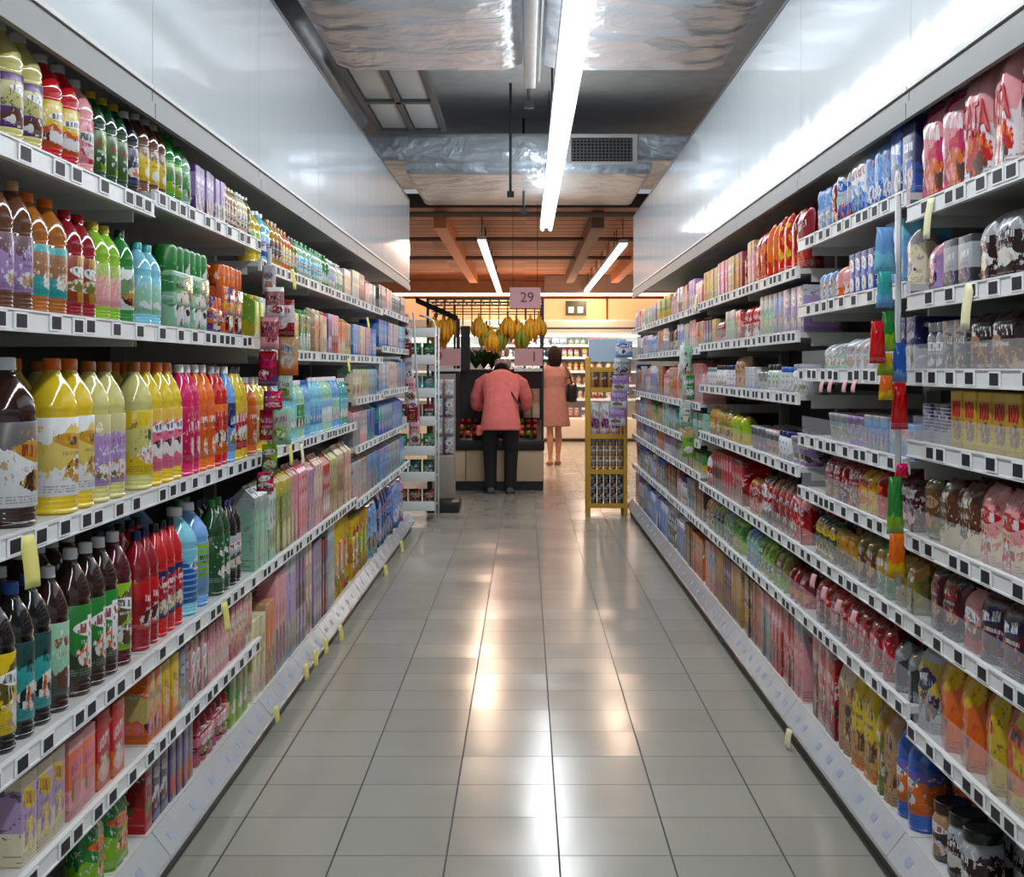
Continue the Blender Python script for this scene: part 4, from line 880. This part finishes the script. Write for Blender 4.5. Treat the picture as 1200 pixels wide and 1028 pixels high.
# ------------------------------------------------------------------ hanging strips, pouches and paper tags
def strip(x,y,z0,z1,label,lean=0):
    t=MB().loft([(x,y,z1),(x+lean*.5,y,(z0+z1)/2),(x+lean,y,z0)],[(.008,.0015)]*3,6)
    tag(t.build('clip_strip',M_clear if False else mat('clip_strip',(196,200,202),.3)),label,'clip strip')
def hang(px,py0,py1,wpx,y,c1,c2,c3,label,grp=None,style='plain',dy=0,rz=0):
    a=pt(px,py1,y); wd=wpx*y/FPX; h=(py1-py0)*y/FPX
    o=link('hanging_packet',pillow(wd,h,min(.03,wd*.5),crimp=.08,ny=8,nz=10,taper=.3 if style=='plain' else .05).mesh('packet',print_mat(c1,c2,c3,style,gloss=.12)),None,(a[0],y-.03-dy,a[2]),-PI/2+rz)
    tag(o,label,'packet',grp)
ly=4.60
strip(-.895,ly,.86,1.72,'clear strip hanging between the second and third left bays')
LP=[(317,312,345,16,'silver','white','grey','white and silver'),(326,338,372,22,'white','crimson','rose','white and red'),(334,352,395,26,'crimson','white','rose','crimson'),(320,372,410,22,'rose','crimson','purple','pink and red'),
    (339,395,440,24,'tan','orange','silver','tan and orange'),(318,412,452,22,'crimson','purple','magenta','dark red'),(336,440,470,18,'mint','silver','green','pale green'),(324,458,480,22,'magenta','purple','pink','magenta'),
    (316,480,515,20,'magenta','crimson','white','bright pink'),(334,478,520,22,'mint','silver','lime','mint and silver'),(318,520,550,18,'lime','charcoal','white','lime'),(315,552,574,20,'magenta','maroon','white','purple-pink')]
for i,(px,a,b,wd,c1,c2,c3,l) in enumerate(LP): hang(px,a,b,wd,ly,c1,c2,c3,'small %s packet hung on the left clip strip, %s'%(l,['highest','second from top','third from top','fourth from top','fifth from top','middle','just below middle','sixth from bottom','fifth from bottom','fourth from bottom','second from bottom','lowest'][i]),style='pack',dy=(i%2)*.035)
strip(.925,3.27,.76,1.73,'tall clear strip hanging between the two nearest right bays')
RP=[(1033,268,322,26,'sky','aqua','white','pale blue pouch, highest'),(1029,320,362,20,'teal','sky','white','blue pouch above the red one'),(1017,378,426,19,'red','red','rose','red pouch left of the green one'),(1037,366,412,18,'green','lime','white','green pouch beside the red one'),
    (1030,414,440,20,'yellow','lime','charcoal','yellow pouch under the green one'),(1027,440,468,18,'orange','yellow','white','orange pouch under the yellow one'),(1050,402,448,18,'blue','sky','navy','blue pouch above the long red one'),(1046,448,502,20,'red','red','rose','long red pouch'),
    (1045,540,556,16,'magenta','red','white','small dark pink pouch'),(1045,558,624,20,'green','lime','forest','bright green squeeze pouch'),(1043,622,672,22,'orange','yellow','golden','orange pouch, lowest')]
for i,(px,a,b,wd,c1,c2,c3,l) in enumerate(RP): hang(px,a,b,wd,3.26,c1,c2,c3,l+' on the right clip strip',style='plain',dy=(i%3)*.03)
strip(.90,7.5,.9,1.45,'strip hanging halfway along the right shelves')
for i,(a,b,c1,c2) in enumerate(((405,438,'mint','white'),(440,468,'green','silver'),(471,500,'mint','silver'),(503,535,'lime','tan'))):
    hang(803+(i%2)*3,a,b,15,7.48,c1,c2,'white','%s packet on the strip halfway along the right shelves, %s'%(['mint-green','green','grey-green','lime'][i],['highest','second','third','lowest'][i]),style='pack')
strip(-.90,10.55,.85,1.75,'strip of pink packets at the far end of the left shelves',lean=.05)
for i in range(6): hang(474+i*2.4,368+i*25,396+i*25,13,10.5,['rose','crimson','silver','rose','crimson','rose'][i],'white','crimson','small pink packet on the far left strip, %s'%['highest','second','third','fourth','fifth','lowest'][i],style='pack')
strip(.86,11.45,.85,1.45,'strip of pale lilac packets beside the yellow rack')
for i in range(5): hang(731-i*2,400+i*20,419+i*20,20,11.42,['sky','silver','lilac','lilac','lilac'][i],'white','purple','pale packet on the strip beside the yellow rack, %s'%['highest','second','third','fourth','lowest'][i],style='pack')
M_pap=mat('yellow_paper',(222,214,120),.7); M_papw=mat('cream_paper',(226,222,180),.7)
def paper(px,py,hpx,wpx,side,m,label,xr=None,grp=None,ang=.25):
    xf=xr or XF[side]-.004; y=xf*FPX/abs(px-616); z=EYE-(py-432)*y/FPX; h=hpx*y/FPX; wd=wpx*math.hypot(y,xf)/FPX
    wd=min(wd,.06)
    mb=MB(); N=6
    for k in range(N):
        pass
    rows=[(-.001-.003*math.sin(PI*k/N)-.006*k/N, -h*k/N) for k in range(N+1)]
    vs=[]; 
    for dx,dz in rows:
        for q in(-1,1): 
            for th in(0,.0006): vs.append((side*(dx-th),q*wd/2+dz*-.12,dz))
    fs_=[]
    for k in range(N):
        a=k*4; b=a+4
        fs_+= [(a,a+2,b+2,b),(a+1,b+1,b+3,a+3),(a,b,b+1,a+1),(a+2,a+3,b+3,b+2)]
    fs_+=[(0,1,3,2),(N*4,N*4+2,N*4+3,N*4+1)]
    mb.add(vs,fs_,0,True)
    o=mb.build('paper_tag',m,None,(side*xf,y,z),ang*side); tag(o,label,'paper tag',grp)
paper(30,628,62,28,-1,M_pap,'pale yellow paper tag hanging from the third left shelf nearest the camera')
paper(342,315,24,9,-1,M_pap,'yellow paper tag on the top left shelf beyond the hanging packets')
paper(430,372,14,7,-1,M_pap,'yellow paper tag far along the top left shelf')
paper(262,706,36,14,-1,M_pap,'yellow paper tag on the fourth left shelf, second bay')
paper(338,515,30,9,-1,M_pap,'yellow paper tag hanging from the third left shelf, third bay')
paper(352,520,26,8,-1,M_papw,'cream paper tag beside the yellow one on the third left shelf')
paper(407,420,16,7,-1,M_pap,'yellow paper tag on the second left shelf, fourth bay')
paper(1092,232,48,14,1,M_papw,'cream paper tag hanging from the top right shelf nearest the camera')
paper(1138,332,54,18,1,M_papw,'cream paper tag hanging from the second right shelf')
paper(817,345,22,6,1,M_papw,'small cream paper tag far along the second right shelf')
for i,(px,py) in enumerate(((322,828),(357,778),(368,762),(380,748),(398,733),(451,662),(470,634))):
    paper(px,py,20,12,-1,M_pap,'yellow paper tag on the base lip of the left shelves, %s from the camera'%['first','second','third','fourth','fifth','sixth','seventh'][i],xr=.885)
paper(926,855,22,14,1,M_papw,'curled clear tag on the base lip of the right shelves',xr=.90)
for i,px in enumerate((965,975,992,1003)): paper(px,446,14,9,1,mat('pink_tag',(216,160,165),.7),'small pink tag under the third shelf of the second right bay',grp='pink tags under the third shelf of the second right bay')
for i,(px,py) in enumerate(((955,673),(968,688),(985,703),(1003,716))): paper(px,py,16,12,1,mat('pink_tag',(216,160,165),.7),'small pink tag under the sixth shelf of the second right bay',grp='pink tags under the sixth shelf of the second right bay')
